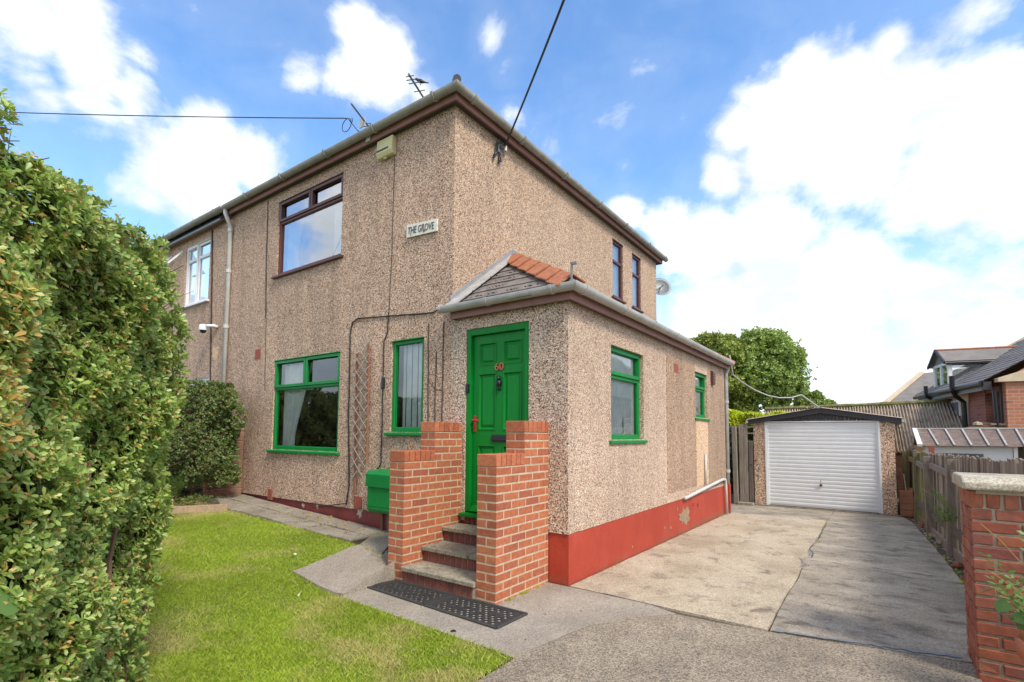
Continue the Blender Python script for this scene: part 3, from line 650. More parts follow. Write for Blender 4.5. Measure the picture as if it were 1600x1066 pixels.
for (b0, b1, c0, c1) in panels:
    def ring(o1, d1, o2, d2):
        p = [(b0+o1, dd+d1, c0+o1), (b1-o1, dd+d1, c0+o1), (b1-o1, dd+d1, c1-o1), (b0+o1, dd+d1, c1-o1), (b0+o2, dd+d2, c0+o2), (b1-o2, dd+d2, c0+o2), (b1-o2, dd+d2, c1-o2), (b0+o2, dd+d2, c1-o2)]
        leaf.add(p, [(0, 1, 5, 4), (1, 2, 6, 5), (2, 3, 7, 6), (3, 0, 4, 7)])
    ring(-.012, -.006, 0, -.006); ring(-.012, 0, -.012, -.006); ring(0, -.006, .012, .016); ring(.012, .016, .024, .016); ring(.024, .016, .045, .004)
    leaf.add([(b0+.045, dd+.004, c0+.045), (b1-.045, dd+.004, c0+.045), (b1-.045, dd+.004, c1-.045), (b0+.045, dd+.004, c1-.045)], [(0, 1, 2, 3)])
door = obj('door', leaf, 'green_door', house, fix=False)
dfo = obj('door_frame', df, 'green_door', door, .005)
obj('threshold', MB().prism([(a0-.03, -.06, z0), (a0-.03, -.06, z0+.035), (a0-.03, .10, z0+.05), (a0-.03, .10, z0)], (a1-a0+.06, 0, 0)), 'green_door', door, .006)
obj('weatherboard', MB().prism([(a0+.07, .0, z0+.06), (a0+.07, .055, z0+.12), (a0+.07, .055, z0+.06)], (a1-a0-.14, 0, 0)), 'green_door', door, .004)
mt = Matrix.Translation((.592, dd-.010, 2.125)) @ Matrix.Rotation(math.pi/2, 4, 'X')
textmesh('60', .115, .006, 'copper_red', 'house_number', door, mt, 1.1)
kn = MB().lathe((.655, dd-.012, 1.97), [(.0, .045), (.022, .045), (.032, .02), (.03, -.01), (.014, -.03), (.022, -.05), (.018, -.065), (0, -.07)], 12).tube([(.655, dd-.012, 2.045), (.655, dd-.02, 2.02)], .016, 8).box((.645, dd-.03, 2.0), (.665, dd, 2.06))
obj('door_knocker', kn, 'black_paint', door, smooth=True)
obj('letterbox', MB().box((.555, dd-.012, 1.350), (.875, dd, 1.425)), 'black_paint', door, .004)
obj('letterbox_flap', MB().box((.575, dd-.020, 1.365), (.855, dd-.0125, 1.410)), 'black_paint', door, .003)
hd = MB().box((.300, dd-.01, 1.455), (.336, dd, 1.635)).tube([(.318, dd-.01, 1.585), (.318, dd-.045, 1.585)], .012, 8).tube([(.318, dd-.042, 1.585), (.36, dd-.045, 1.583), (.40, dd-.042, 1.578)], .011, 8)
obj('door_handle', hd, 'red_paint', door, .003)
obj('peephole', MB().tube([(.655, dd-.006, 2.09), (.655, dd, 2.09)], .008, 10), 'brass', door)
obj('doorbell', MB().box((.224, -.012, 1.895), (.262, .011, 1.99)), 'black_paint', door, .004)

# ---- sweeps along the eaves
def Lsweep(xs, xc, ye, prof, yc=0, mb=None):
    """profile (outward, z): front run from xs to the corner (xc, yc), then along the side to ye"""
    mb = mb or MB(); n = len(prof); rows = []
    for k in range(3):
        rows.append([(xs, yc-o, z) if k == 0 else ((xc+o, yc-o, z) if k == 1 else (xc+o, ye, z)) for o, z in prof])
    vs = [p for r in rows for p in r]; fs = []
    for k in range(2):
        for i in range(n): fs.append((k*n+i, k*n+(i+1) % n, (k+1)*n+(i+1) % n, (k+1)*n+i))
    fs += [tuple(range(n)), tuple(range(2*n, 3*n))]
    return mb.add(vs, fs)
def gutprof(o0, ztop, r=.06, t=.006):
    c = o0+r; out = [(c+r*math.cos(math.pi+math.pi*i/10), ztop-.012+r*math.sin(math.pi+math.pi*i/10)) for i in range(11)]
    inn = [(c+(r-t)*math.cos(2*math.pi-math.pi*i/10), ztop-.012+(r-t)*math.sin(2*math.pi-math.pi*i/10)) for i in range(11)]
    return [(o0, ztop)]+out+[(o0+2*r, ztop), (o0+2*r-t, ztop)]+inn+[(o0+t, ztop)]
def ringprof(o0, ztop, r=.070):
    c = o0+.06; out = [(c+r*math.cos(math.pi+math.pi*i/10), ztop-.012+r*math.sin(math.pi+math.pi*i/10)) for i in range(11)]
    inn = [(c+.0585*math.cos(2*math.pi-math.pi*i/10), ztop-.012+.0585*math.sin(2*math.pi-math.pi*i/10)) for i in range(11)]
    return [(c-r, ztop+.003)]+out+[(c+r, ztop+.003), (c+.0585, ztop+.003)]+inn+[(c-.0585, ztop+.003)]
def rings(root_part, prof, fronts, sides, xc, mat, yc=0, w=.035):
    n = len(prof)
    for x in fronts:
        obj('gutter_joint', MB().prism([(x, yc-o, z) for o, z in prof], (w, 0, 0)), mat, root_part)
    for y in sides:
        obj('gutter_joint', MB().prism([(xc+o, y, z) for o, z in prof], (0, w, 0)), mat, root_part)
GZ = 5.455
fa = obj('fascia', Lsweep(-5.39, 0, 6.86, [(.075, 5.325), (.10, 5.325), (.10, 5.45), (.075, 5.45)]), 'fascia_brown', house)
obj('soffit', Lsweep(-5.39, 0, 6.86, [(0.001, 5.338), (.076, 5.338), (.076, 5.352), (.001, 5.352)]), 'soffit', house)
obj('fascia', MB().box((-.1, 6.861, 5.325), (.10, 6.885, 5.45)), 'fascia_brown', house)
g = obj('gutter', Lsweep(-5.39, 0, 6.98, gutprof(.102, GZ, .054)), 'gutter_grey', house)
rings(g, ringprof(.102, GZ), [-.20, -1.3, -2.35, -3.5, -4.6], [.12, 1.15, 2.3, 3.5, 4.6, 5.8, 6.8], 0, 'gutter_grey')
# main roof: hipped, slates
EZ = 5.47; SL = math.tan(math.radians(31))
RY = 3.42; rd = RY+.17; RZ = EZ+rd*SL
roof = MB().add([(-5.39, -.17, EZ), (.17, -.17, EZ), (.17-rd, RY, RZ), (-5.39, RY, RZ)], [(0, 1, 2, 3)]).add([(.17, -.17, EZ), (.17, RY*2+.17, EZ), (.17-rd, RY, RZ)], [(0, 1, 2)]).add([(.17, RY*2+.17, EZ), (-5.39, RY*2+.17, EZ), (-5.39, RY, RZ), (.17-rd, RY, RZ)], [(0, 1, 2, 3)]).add([(-5.39, -.17, EZ-.02), (.17, -.17, EZ-.02), (.17, RY*2+.17, EZ-.02), (-5.39, RY*2+.17, EZ-.02)], [(0, 1, 2, 3)])
rf = obj('roof', roof, 'slate_grey', house, fix=False)
for k in range(10):   # a few slate courses stand proud at the eaves
    x = -5.3+k*.46
    obj('slate', MB().hexa([(x, -.185, EZ-.004), (x+.44, -.185, EZ-.004), (x+.44, .2, EZ+.22), (x, .2, EZ+.22), (x, -.185, EZ+.004), (x+.44, -.185, EZ+.004), (x+.44, .2, EZ+.23), (x, .2, EZ+.23)]), 'slate_grey', rf)
p0 = Vector((.19, -.19, EZ+.005)); p1 = Vector((.17-rd, RY, RZ))
for k in range(8):
    a = p0.lerp(p1, k*.075); b = p0.lerp(p1, k*.075+.078)
    obj('hip_tile', MB().tube([a, b], .05, 8, .045), 'slate_grey', rf)
obj('ridge', MB().tube([(-5.39, RY, RZ+.02), (.17-rd, RY, RZ+.02)], .08, 8), 'slate_grey', rf)
# extension roof
g2z = 2.87
fa2 = obj('fascia', Lsweep(0.07, W, YB+.06, [(.055, 2.735), (.08, 2.735), (.08, 2.85), (.055, 2.85)]), 'fascia_brown', house)
obj('fascia_end', MB().box((.045, -.078, 2.735), (.069, -.002, 2.85)), 'fascia_brown', house)
obj('soffit', Lsweep(0.07, W, YB+.06, [(0.001, 2.748), (.056, 2.748), (.056, 2.76), (.001, 2.76)]), 'soffit', house)
g = obj('gutter', Lsweep(-.02, W, YB+.02, gutprof(.082, g2z, .058)), 'gutter_light', house)
rings(g, ringprof(.080, g2z, .066), [.62, 1.42], [.02, 1.0, 1.9, 2.8, 3.7, 4.6, 5.5], W, 'gutter_light')
obj('gutter_end', MB().tube([(-.05, -.15, 2.85), (-.015, -.15, 2.85)], .05, 12), 'gutter_light', house)
SF = .75; ez = 2.835; ax, ay = W+.15, 1.17
zf = lambda y: ez-.02+SF*(y+.14)
APZ = zf(ay); SS = (APZ-zf(-.14))/ax; zs = lambda x: zf(-.14)+SS*(ax-x)
er = MB().add([(0, -.14, zf(-.14)), (ax, -.14, zf(-.14)), (0, ay, APZ)], [(0, 1, 2)]).add([(ax, -.14, zs(ax)), (ax, YB+.14, zs(ax)), (0, YB-1.1, APZ), (0, ay, APZ)], [(0, 1, 2, 3)]).add([(ax, YB+.14, zs(ax)), (0, YB+.14, zs(ax)), (0, YB-1.1, APZ)], [(0, 1, 2)])
ro = obj('extension_roof', er, 'slate_brown', house, fix=False)
def clip(poly, f):      # keep f(p) >= 0
    out = []
    for i, p in enumerate(poly):
        q = poly[(i+1) % len(poly)]; a, b = f(p), f(q)
        if a >= 0: out.append(p)
        if a*b < 0: t = a/(a-b); out.append((p[0]+(q[0]-p[0])*t, p[1]+(q[1]-p[1])*t))
    return out
nrm = Vector((0, -SF, 1)).normalized(); gauge = .175
for r in range(8):
    y0 = -.16+r*gauge; off = .15*(r % 2); xx = .02-off; lift = .011
    while xx < 1.8:
        wd = .30; j = random.uniform(-.008, .008)
        P_ = clip([(xx+.002, y0+j), (xx+wd-.002, y0+j), (xx+wd-.002, y0+gauge+.01), (xx+.002, y0+gauge+.01)], lambda p: (ax-.05)*(1-(p[1]+.14)/(ay+.14))-p[0])
        P_ = clip(P_, lambda p: p[0]-.02)
        if len(P_) > 2:
            base = [Vector((a, b, zf(b)))+nrm*(.004+lift*(1-(b-y0)/gauge)) for a, b in P_]
            obj('roof_tile', MB().prism(base, nrm*.008), 'slate_brown', ro)
            if random.random() < .75 and r > 0:
                y = y0-.004; ps = []
                cnt = random.randint(5, 14); ms = MB()
                for q in range(cnt):
                    mx_ = random.uniform(xx, min(xx+wd, (ax-.08)*(1-(y+.14)/(ay+.14)))); s_ = random.uniform(.006, .014)
                    if mx_ < .05: continue
                    c = Vector((mx_, y, zf(y)))+nrm*.045-Vector((0, .004, 0)); ms.lathe(c-Vector((0, 0, s_*.5)), [(0, 0), (s_, s_*.3), (s_*.9, s_*.8), (0, s_*1.1)], 6)
                if ms.v: tag(obj('moss', ms, 'moss', ro), kind='stuff')
        xx += wd
# hip tiles, orange
h0 = Vector((ax-.03, -.11, zf(-.11)+.06)); h1 = Vector((.10, ay-.07, zf(ay-.07)+.05)); dv = (h1-h0); hn = 6; tl = dv.normalized()
side = Vector((SS, 0, 1)).normalized()
sA = tl.cross(nrm).normalized(); sB = tl.cross(side).normalized()
for k in range(hn):
    a = h0+dv*(k/hn); b = h0+dv*((k+1)/hn+.012); lift = .026
    def prof(c, e): return [c+Vector((0, 0, .05+e))+nrm*0, c+sA*.168*(1 if sA.y < 0 else -1)+nrm*(.005+e), c+sA*.168*(1 if sA.y < 0 else -1)+nrm*(-.015+e), c+Vector((0, 0, .03+e)), c+sB*.125*(1 if sB.x > 0 else -1)+side*(-.005+e), c+sB*.125*(1 if sB.x > 0 else -1)+side*(.015+e)]
    pa, pb = prof(a, lift), prof(b, 0); n6 = 6
    obj('hip_tile', MB().add(pa+pb, [tuple(range(6)), tuple(range(11, 5, -1))]+[(i, (i+1) % 6, 6+(i+1) % 6, 6+i) for i in range(6)]), 'tile_orange', ro, .004)
    obj('mortar_bed', MB().tube([a+Vector((0, 0, -.02)), b+Vector((0, 0, -.02))], .035, 6), 'mortar', ro)
q0 = Vector((ax, YB+.13, zs(ax)+.03)); q1 = Vector((.05, YB-1.0, zs(.05)+.04))
for k in range(6):
    a = q0.lerp(q1, k/6); b = q0.lerp(q1, (k+1)/6+.02); obj('hip_tile', MB().tube([a, b], .07, 8, .06), 'tile_orange', ro)
for k in range(7):
    y = 4.9+k*.19
    obj('eaves_tile', MB().tube([(ax+.01, y, zs(ax)+.03+.01*random.random()), (ax-.3, y, zs(ax-.3)+.02)], .03, 6), 'tile_orange', ro)
# lead abutment against the main wall
fl = [(.006, y, zf(y)+.02) for y in (-.05, ay+.02)]
obj('flashing', MB().prism([(-.001, -.03, zf(-.03)+.0), (-.001, ay-.01, zf(ay-.01)-.01), (-.001, ay+.0, zf(ay)+.14), (-.001, -.05, zf(-.05)+.13)], (.014, 0, 0)), 'lead', ro)
obj('flashing', MB().hexa([Vector((.013, -.13, zf(-.13)))+nrm*.03, Vector((.16, -.13, zf(-.13)))+nrm*.04, Vector((.16, ay-.14, zf(ay-.14)))+nrm*.045, Vector((.013, ay, zf(ay)))+nrm*.05]+[Vector((.013, -.13, zf(-.13)))+nrm*.06, Vector((.16, -.13, zf(-.13)))+nrm*.055, Vector((.16, ay-.14, zf(ay-.14)))+nrm*.06, Vector((.013, ay, zf(ay)))+nrm*.07]), 'cement_fillet', ro)
obj('flashing', MB().prism([(-.001, ay+.001, zf(ay)+.14), (-.001, ay+.001, zf(ay)+.03), (-.001, ay+.5, zf(ay)+.0), (-.001, ay+.5, zf(ay)+.05)], (.016, 0, 0)), 'lead', ro)
obj('hip_iron', MB().box((ax-.03, -.17, zf(-.16)+.05), (ax-.018, -.145, zf(-.16)+.26)).box((ax-.03, -.17, zf(-.16)+.235), (ax+.03, -.145, zf(-.16)+.26)), 'metal_grey', ro, .002)
# pipes
def pipe(name, pts, r, mat, parent, collars=(), n=12):
    o = obj(name, MB().tube(pts, r, n), mat, parent, smooth=True)
    for c in collars:
        obj('pipe_collar', MB().tube([(c[0], c[1], c[2]-.03), (c[0], c[1], c[2]+.03)], r*1.28, n), mat, o)
    return o
pipe('downpipe', [(W+.06, YB+.07, 2.82), (W+.05, YB+.07, 2.74), (W+.02, YB+.06, 2.66), (W+.015, YB+.06, -.05)], .04, 'gutter_light', house, [(W+.015, YB+.06, 2.1), (W+.015, YB+.06, .75)])
obj('pipe_foot', MB().box((W-.03, YB+.005, -.2), (W+.06, YB+.10, .50)), 'plinth_red', house)
pipe('waste_pipe', [(W+.035, 3.50, .485), (W+.035, 5.80, .615), (W+.035, 6.0, .60), (W+.04, 6.02, .5), (W+.045, 6.05, -.05)], .026, 'pipe_white', house)
pipe('waste_pipe', [(W+.028, 4.68, .60), (W+.028, 4.70, 1.12)], .018, 'pipe_white', house)
obj('air_brick', MB().box((W-.002, 3.16, 2.37), (W+.009, 3.36, 2.50)), 'air_brick', house)
obj('air_brick', MB().box((-4.40, -.007, 2.64), (-4.24, .004, 2.80)), 'air_brick', house)
for (xa, xb, za, zb) in ((-3.84, -3.72, .38, .55), (-1.70, -1.54, .44, .60)):
    obj('repair_brick', MB().box((xa, -.012, za), (xb, .03, zb)), 'air_brick', house, .006)
obj('vent', MB().box((W, 5.20, 2.36), (W+.05, 5.36, 2.60)), 'brown_upvc', house, .006)
for k in range(4): obj('vent_louvre', MB().box((W+.05, 5.215, 2.385+k*.05), (W+.058, 5.345, 2.405+k*.05)), 'brown_upvc', house)
def wig(pts, amp, step=.12, ax_=0):
    out = []
    for i in range(len(pts)-1):
        a, b = Vector(pts[i]), Vector(pts[i+1]); n = max(1, int((b-a).length/step))
        for k in range(n): 
            q = a.lerp(b, k/n); q = q+Vector((random.uniform(-amp, amp), 0, random.uniform(-amp, amp))); out.append(tuple(q))
    return out+[tuple(pts[-1])]
for pts in ([(-1.06, -.002, 5.33), (-1.07, -.002, 3.6), (-1.10, -.002, 2.98)], [(-4.18, -.002, 5.0), (-4.16, -.002, 4.2), (-4.10, -.002, 3.2), (-4.06, -.002, 2.1)], [(-.38, -.002, 2.75), (-.36, -.002, 1.5)], [(-.13, -.002, 2.74), (-.13, -.002, 1.5)], [(-.24, -.002, 2.4), (-.25, -.002, 1.5)]):
    obj('wall_crack', MB().tube(wig(pts, .006), .009 if pts[0][0] > -.5 else .0055, 5), 'crack_fill', house)
for pts in ([(-.38, 0.0, 2.1), (-.26, 0, 1.95), (-.13, .0, 1.92)],): obj('wall_crack', MB().tube(wig(pts, .02, .05), .006, 5), 'crack_fill', house)
for yy in (1.35, 1.6): pass
# ---- downpipe at the party line
dp = pipe('downpipe', [(-5.36, -.15, 5.40), (-5.36, -.15, 5.33), (-5.36, -.07, 5.16), (-5.37, -.045, 5.10), (-5.37, -.045, .35)], .036, 'pipe_white', house, [(-5.37, -.045, 4.3), (-5.37, -.045, 3.3), (-5.37, -.045, 5.05)])
# ------------------------------------------------------------------ neighbouring half
nb = thing('house', (-8, 0, 0), 'neighbouring pebble-dashed house with a white upstairs window, left of the downpipe', 'house')
N1 = (-7.30, -6.24, 3.93, 5.14); N2 = (-7.3, -6.02, 1.2, 2.45)
obj('wall', wallmesh(FRONT, -12, -5.392, .2, ME, [N1, N2]), 'render_front', nb, fix=False)
obj('back_wall', MB().box((-12, 6.64, -.2), (-5.392, 6.74, ME)).box((-12, .1, -.2), (-11.9, 6.64, ME)).box((-11.9, .2, 2.7), (-5.4, 6.6, 2.8)).box((-11.9, 2.4, .2), (-5.4, 2.45, ME)), 'render_front', nb)
a0, a1, z0, z1 = N1; mid = -6.80
window(FRONT, N1, 'white_upvc', dict(transom=4.85, mullion=[(mid, z0+.05, z1-.05)], casements=[(a0+.01, mid-.006, z0+.012, z1-.01)], panes=[(a0+.06, mid-.03, z0+.06, 4.82), (mid+.03, a1-.05, z0+.05, 4.82), (mid+.03, a1-.05, 4.88, z1-.05), (a0+.06, mid-.03, 4.88, z1-.06)]), sill=True, root=nb, glass='glass_up', fw_=.06)
a0, a1, z0, z1 = N2
window(FRONT, N2, 'white_upvc', dict(transom=2.1, panes=[(a0+.06, a1-.05, z0+.05, 2.07), (a0+.06, a1-.05, 2.13, z1-.05)]), sill=True, root=nb, glass='glass_up', fw_=.06)
# open top light of the white window
obj('open_casement', MB().bar((-7.95, -.02, 5.10), (-7.95, -.28, 4.78), .035, .03).bar((-7.42, -.02, 5.10), (-7.42, -.28, 4.78), .035, .03).bar((-7.95, -.28, 4.78), (-7.42, -.28, 4.78), .035, .03), 'white_upvc', nb)
def run(prof, x0, x1): return MB().prism([(x0, -o, z) for o, z in prof], (x1-x0, 0, 0))
obj('fascia', run([(.075, 5.325), (.10, 5.325), (.10, 5.45), (.075, 5.45)], -12, -5.395), 'black_paint', nb)
obj('soffit', run([(.001, 5.30), (.076, 5.30), (.076, 5.315), (.001, 5.315)], -12, -5.395), 'fascia_brown', nb)
obj('soffit_rail', run([(.10, 5.27), (.13, 5.27), (.13, 5.31), (.10, 5.31)], -12, -5.6), 'metal_grey', nb)
g = obj('gutter', run(gutprof(.102, GZ), -12, -5.395), 'gutter_grey', nb)
rings(g, ringprof(.102, GZ), [-5.7, -6.5, -7.6, -8.8], [], 0, 'gutter_grey')
obj('roof', MB().add([(-12, -.17, EZ), (-5.391, -.17, EZ), (-5.391, RY, RZ), (-12, RY, RZ), (-5.391, RY*2+.17, EZ), (-12, RY*2+.17, EZ)], [(0, 1, 2, 3), (3, 2, 4, 5)]), 'slate_grey', nb, fix=False)
obj('cable', MB().tube(wig([(-6.16, -.012, 5.25), (-6.06, -.012, 3.9), (-5.95, -.012, 2.2)], .006), .014, 6), 'cable_brown', nb)
obj('render_patch', MB().box((-5.93, -.004, 2.75), (-5.75, .001, 2.98)), 'render_smooth', nb)
sc_ = thing('security_camera', (-5.9, -.02, 3.33), 'white dome security camera fixed to the neighbouring wall left of the downpipe', 'camera')
obj('bracket', MB().tube([(-5.80, .0, 3.35), (-5.80, -.06, 3.36), (-5.94, -.16, 3.36)], .03, 10), 'white_upvc', sc_, smooth=True)
obj('housing', MB().lathe((-5.97, -.17, 3.28), [(.065, .0), (.07, .05), (.06, .10), (0, .12)], 16), 'white_upvc', sc_, smooth=True)
obj('dome', MB().lathe((-5.97, -.17, 3.28), [(.058, .0), (.05, -.03), (.025, -.05), (0, -.055)], 16), 'black_paint', sc_, smooth=True)

# ------------------------------------------------------------------ fittings on the walls
al = thing('alarm_box', (-1.19, 0, 5.17), 'cream burglar alarm box with a dark slot, high under the front eaves', 'alarm box')
obj('cover', MB().prism([(-1.34, -.0, 5.31), (-1.34, -.07, 5.31), (-1.34, -.085, 5.12), (-1.34, -.06, 5.065), (-1.34, 0, 5.065)], (.31, 0, 0)), 'box_cream', al, .01)
obj('strobe_slot', MB().box((-1.32, -.090, 5.145), (-1.10, -.082, 5.162)), 'black_paint', al)
obj('sounder_nib', MB().box((-1.22, -.05, 5.045), (-1.17, -.03, 5.064)), 'box_cream', al)
sg = thing('street_sign', (-.51, 0, 3.95), 'small rusty white street name sign reading THE GROVE, on the upper front wall', 'sign')
obj('plate', MB().prism([(-.775, -.028, 3.885), (-.245, -.028, 3.855), (-.245, -.028, 4.005), (-.775, -.028, 4.05)], (0, .022, 0)), 'sign_white', sg, .002)
textmesh('THE GROVE', .125, .002, 'sign_letter', 'lettering', sg, Matrix.Translation((-.750, -.031, 3.925)) @ Matrix.Rotation(math.radians(4.2), 4, 'Y') @ Matrix.Rotation(math.pi/2, 4, 'X'), .68)
for (cx, cz, r_) in ((-.462, 3.905, .016), (-.69, 3.905, .009), (-.47, 3.985, .010)):
    obj('rust_spot', MB().tube([(cx, -.030, cz), (cx, -.034, cz)], r_, 9), 'rust', sg)
tr = thing('trellis', (-1.6, 0, .6), 'narrow brown folding trellis with grey cross laths, fixed beside the large green window', 'trellis')
obj('upright', MB().bar((-1.68, -.03, 2.50), (-1.66, -.03, .62), .028, .02, side=(1, 0, 0)), 'wood_red', tr); obj('upright', MB().bar((-1.45, -.03, 2.60), (-1.44, -.03, 1.05), .028, .02, side=(1, 0, 0)), 'wood_red', tr)
for k in range(10):
    z = .82+k*.17
    obj('lath', MB().bar((-1.72, -.043, z), (-1.43, -.043, z+.29), .014, .007, side=(0, 1, 0)), 'pipe_white', tr)
    obj('lath', MB().bar((-1.43, -.052, z), (-1.72, -.052, z+.29), .014, .007, side=(0, 1, 0)), 'wood_grey', tr)
mb_ = thing('meter_box', (-.9, 0, .45), 'bright green gas meter box on the front wall beside the left brick pier', 'meter box')
obj('body', MB().prism([(-1.19, 0, .95), (-1.19, -.16, .95), (-1.19, -.20, .93), (-1.19, -.20, .50), (-1.19, -.16, .46), (-1.19, 0, .46)], (.64, 0, 0)), 'green_paint', mb_, .008)
obj('lid', MB().prism([(-1.20, 0, .985), (-1.20, -.19, .965), (-1.20, -.222, .93), (-1.20, -.222, .775), (-1.20, -.202, .775), (-1.20, -.202, .93), (-1.20, -.18, .95), (-1.20, 0, .965)], (.66, 0, 0)), 'green_paint', mb_, .004)
obj('seam', MB().box((-1.195, -.205, .545), (-.545, -.2, .553)), 'green_paint', mb_)
obj('supply_pipe', MB().tube([(-1.07, -.05, .46), (-1.07, -.05, .2)], .025, 10), 'plinth_dark', mb_)
obj('supply_pipe', MB().box((-.98, -.06, .2), (-.88, 0, .459)), 'plinth_dark', mb_)
jb = thing('junction_box', (-1.16, 0, 2.06), 'small black cable box on the front wall left of the narrow green window', 'junction box')
obj('case', MB().box((-1.18, -.035, 2.0), (-1.14, 0, 2.14)), 'black_paint', jb, .006)
def cable(label, pts, r, mat='cable_black', step=.15, amp=.004, name='cable'):
    return tag(obj(name, MB().tube(wig(pts, amp, step), r, 6), mat), label, 'cable')
cable('dark cable looping over the trellis and down the front wall', [(-.05, -.075, 2.90), (-.3, -.012, 2.87), (-1.40, -.012, 2.955), (-1.72, -.012, 2.985), (-1.83, -.012, 2.94), (-1.87, -.012, 2.8), (-1.86, -.012, 1.6), (-1.80, -.012, .75), (-1.84, -.02, .47)], .009)
cable('thin black cable running down beside the narrow green window to the meter box', [(-1.10, -.012, 2.98), (-1.11, -.012, 2.72), (-1.17, -.012, 2.62), (-1.17, -.012, 2.0), (-1.17, -.012, 1.06), (-1.20, -.014, 1.0), (-1.24, -.02, .98)], .007)
cable('thin black cable running up the wall left of the brown upstairs window', [(-4.19, -.008, 5.3), (-4.165, -.008, 4.2), (-4.11, -.008, 3.3)], .006)
cable('fine cable draped down the plinth under the trellis', [(-1.84, -.02, .49), (-2.1, -.03, .45), (-2.6, -.02, .37)], .006)
# overhead lines
oh = thing('cable_bracket', (0, .85, 5.2), 'dark bracket with looped wires and insulators under the side eaves', 'bracket')
obj('plate', MB().box((0, .80, 5.14), (.03, .86, 5.30)), 'metal_grey', oh)
obj('insulator', MB().lathe((.05, .93, 5.19), [(.012, 0), (.026, .01), (.026, .025), (.014, .03), (.026, .04), (.026, .055), (.012, .06), (.022, .075), (0, .09)], 10), 'white_wall', oh, smooth=True)
lp = [(.03, .93, 5.27)]
for k in range(15):
    t = k/14*2*math.pi*.9; lp.append((.05, .84-.055*math.cos(t)+.02, 5.28+.085*math.sin(t)))
obj('loop', MB().tube(lp, .006, 6), 'cable_brown', oh, smooth=True); obj('loop', MB().tube([(p[0]+.01, .80+(p[1]-.84)*.7, 5.22+(p[2]-5.28)*.6) for p in lp[1:]], .007, 6), 'cable_black', oh, smooth=True)
for (y_, z_, dy) in ((.79, 5.12, -.05), (.85, 5.10, .03), (.75, 5.11, -.04), (.82, 5.08, .01)): obj('tail', MB().tube([(.02, y_+.02, 5.24), (.025, y_, z_), (.02, y_+dy, z_-.07)], .008, 6), 'cable_black', oh, smooth=True)
obj('tail_end', MB().bar((.03, .70, 5.0), (.03, .74, 5.07), .02, .02).bar((.03, .80, 4.98), (.03, .86, 5.05), .02, .02), 'black_paint', oh)
def catenary(a, b, sag, n=30): 
    a, b = Vector(a), Vector(b); return [tuple(a.lerp(b, i/n)-Vector((0, 0, sag*4*(i/n)*(1-i/n)))) for i in range(n+1)]
def farray(u, v, dist):
    q = fw*793.18 + r2*(u-800) + u2*(626.2-v); return q
tag(obj('overhead_cable', MB().tube(catenary((.05, .93, 5.27), (13.3, -11.2, 6.9), .9, 60), .011, 6), 'cable_black'), 'black overhead service cable rising from the side eaves out over the driveway', 'cable')
tag(obj('overhead_cable', MB().tube([(-1.48, -.12, 5.41), (-1.60, -.19, 5.50), (-1.66, -.25, 5.60), (-1.70, -.27, 5.66)]+catenary((-1.74, -.30, 5.665), (-13.9, -6.95, 7.2), .12, 20), .0065, 6), 'cable_black'), 'thin dark telephone wire running left from the front eaves above the hedge', 'cable')
hb = thing('wire_anchor', (-1.48, -.1, 5.4), 'small grey anchor plate with wire loops on the front fascia', 'bracket')
obj('plate', MB().box((-1.52, -.118, 5.34), (-1.43, -.101, 5.44)), 'gutter_light', hb, .004)
lp = [(-1.70-.10*math.sin(k/12*2*math.pi)-.03, -.27, 5.58+.09*math.cos(k/12*2*math.pi)) for k in range(12)]
obj('loop', MB().tube(lp, .005, 6), 'cable_black', hb, smooth=True); obj('hook', MB().tube([(-1.64+.02*math.sin(k), -.26, 5.62+.03*math.cos(k)) for k in np.linspace(0, 5.5, 10)], .005, 6), 'cable_black', hb, smooth=True)
# aerials on the ridge and a bird
def aerial(a, b, mast, label, els, name='tv_aerial'):
    t = thing(name, mast[:2]+(RZ,), label, 'aerial'); a, b = Vector(a), Vector(b)
    obj('boom', MB().tube([a, b], .022, 6), 'metal_grey', t)
    obj('mast', MB().tube([(mast[0], mast[1], RZ-.6), (mast[0], mast[1], b.z)], .022, 8), 'metal_grey', t)
    d = (b-a).normalized().cross(Vector((0, 0, 1)))
    for f, l in els:
        c = a.lerp(b, f); obj('element', MB().tube([c-d*l, c+d*l], .011, 5), 'metal_grey', t)
    return t
t = aerial((-5.51, 2.51, 8.9), (-5.95, 3.42, 8.9), (-5.9, 3.42), 'dark tilted television aerial above the gutter, left of the one with the bird', [(.85, .22), (.75, .12)])
obj('reflector', MB().box((-5.98, 3.1, 8.78), (-5.78, 3.12, 9.0)), 'gutter_light', t)
aerial((-3.73, 2.60, 8.9), (-4.06, 3.42, 8.9), (-4.06, 3.42), 'dark television aerial with a bird perched on it, nearest the roof corner', [(.08, .09), (.2, .13), (.32, .13), (.62, .13)])
bird = MB(); bd = thing('bird', (-3.78, 2.95, 8.95), 'small black bird perched on the television aerial near the roof corner', 'bird')
def body(pts):
    mb = MB(); 
    for i in range(len(pts)-1): pass
    n = 12; k = len(pts); P = [Vector(p[0]) for p in pts]
    for i, (p, r) in enumerate(pts):
        t_ = (P[min(i+1, k-1)]-P[max(i-1, 0)]).normalized(); a = Vector((0, 0, 1)).cross(t_).normalized(); b = t_.cross(a)
        mb.v += [tuple(Vector(p)+(a*math.cos(2*math.pi*j/n)*.85+b*math.sin(2*math.pi*j/n))*r) for j in range(n)]
    for i in range(k-1):
        for j in range(n): mb.f.append((i*n+j, i*n+(j+1) % n, (i+1)*n+(j+1) % n, (i+1)*n+j))
    return mb
B = Vector((-3.78, 2.97, 8.955))
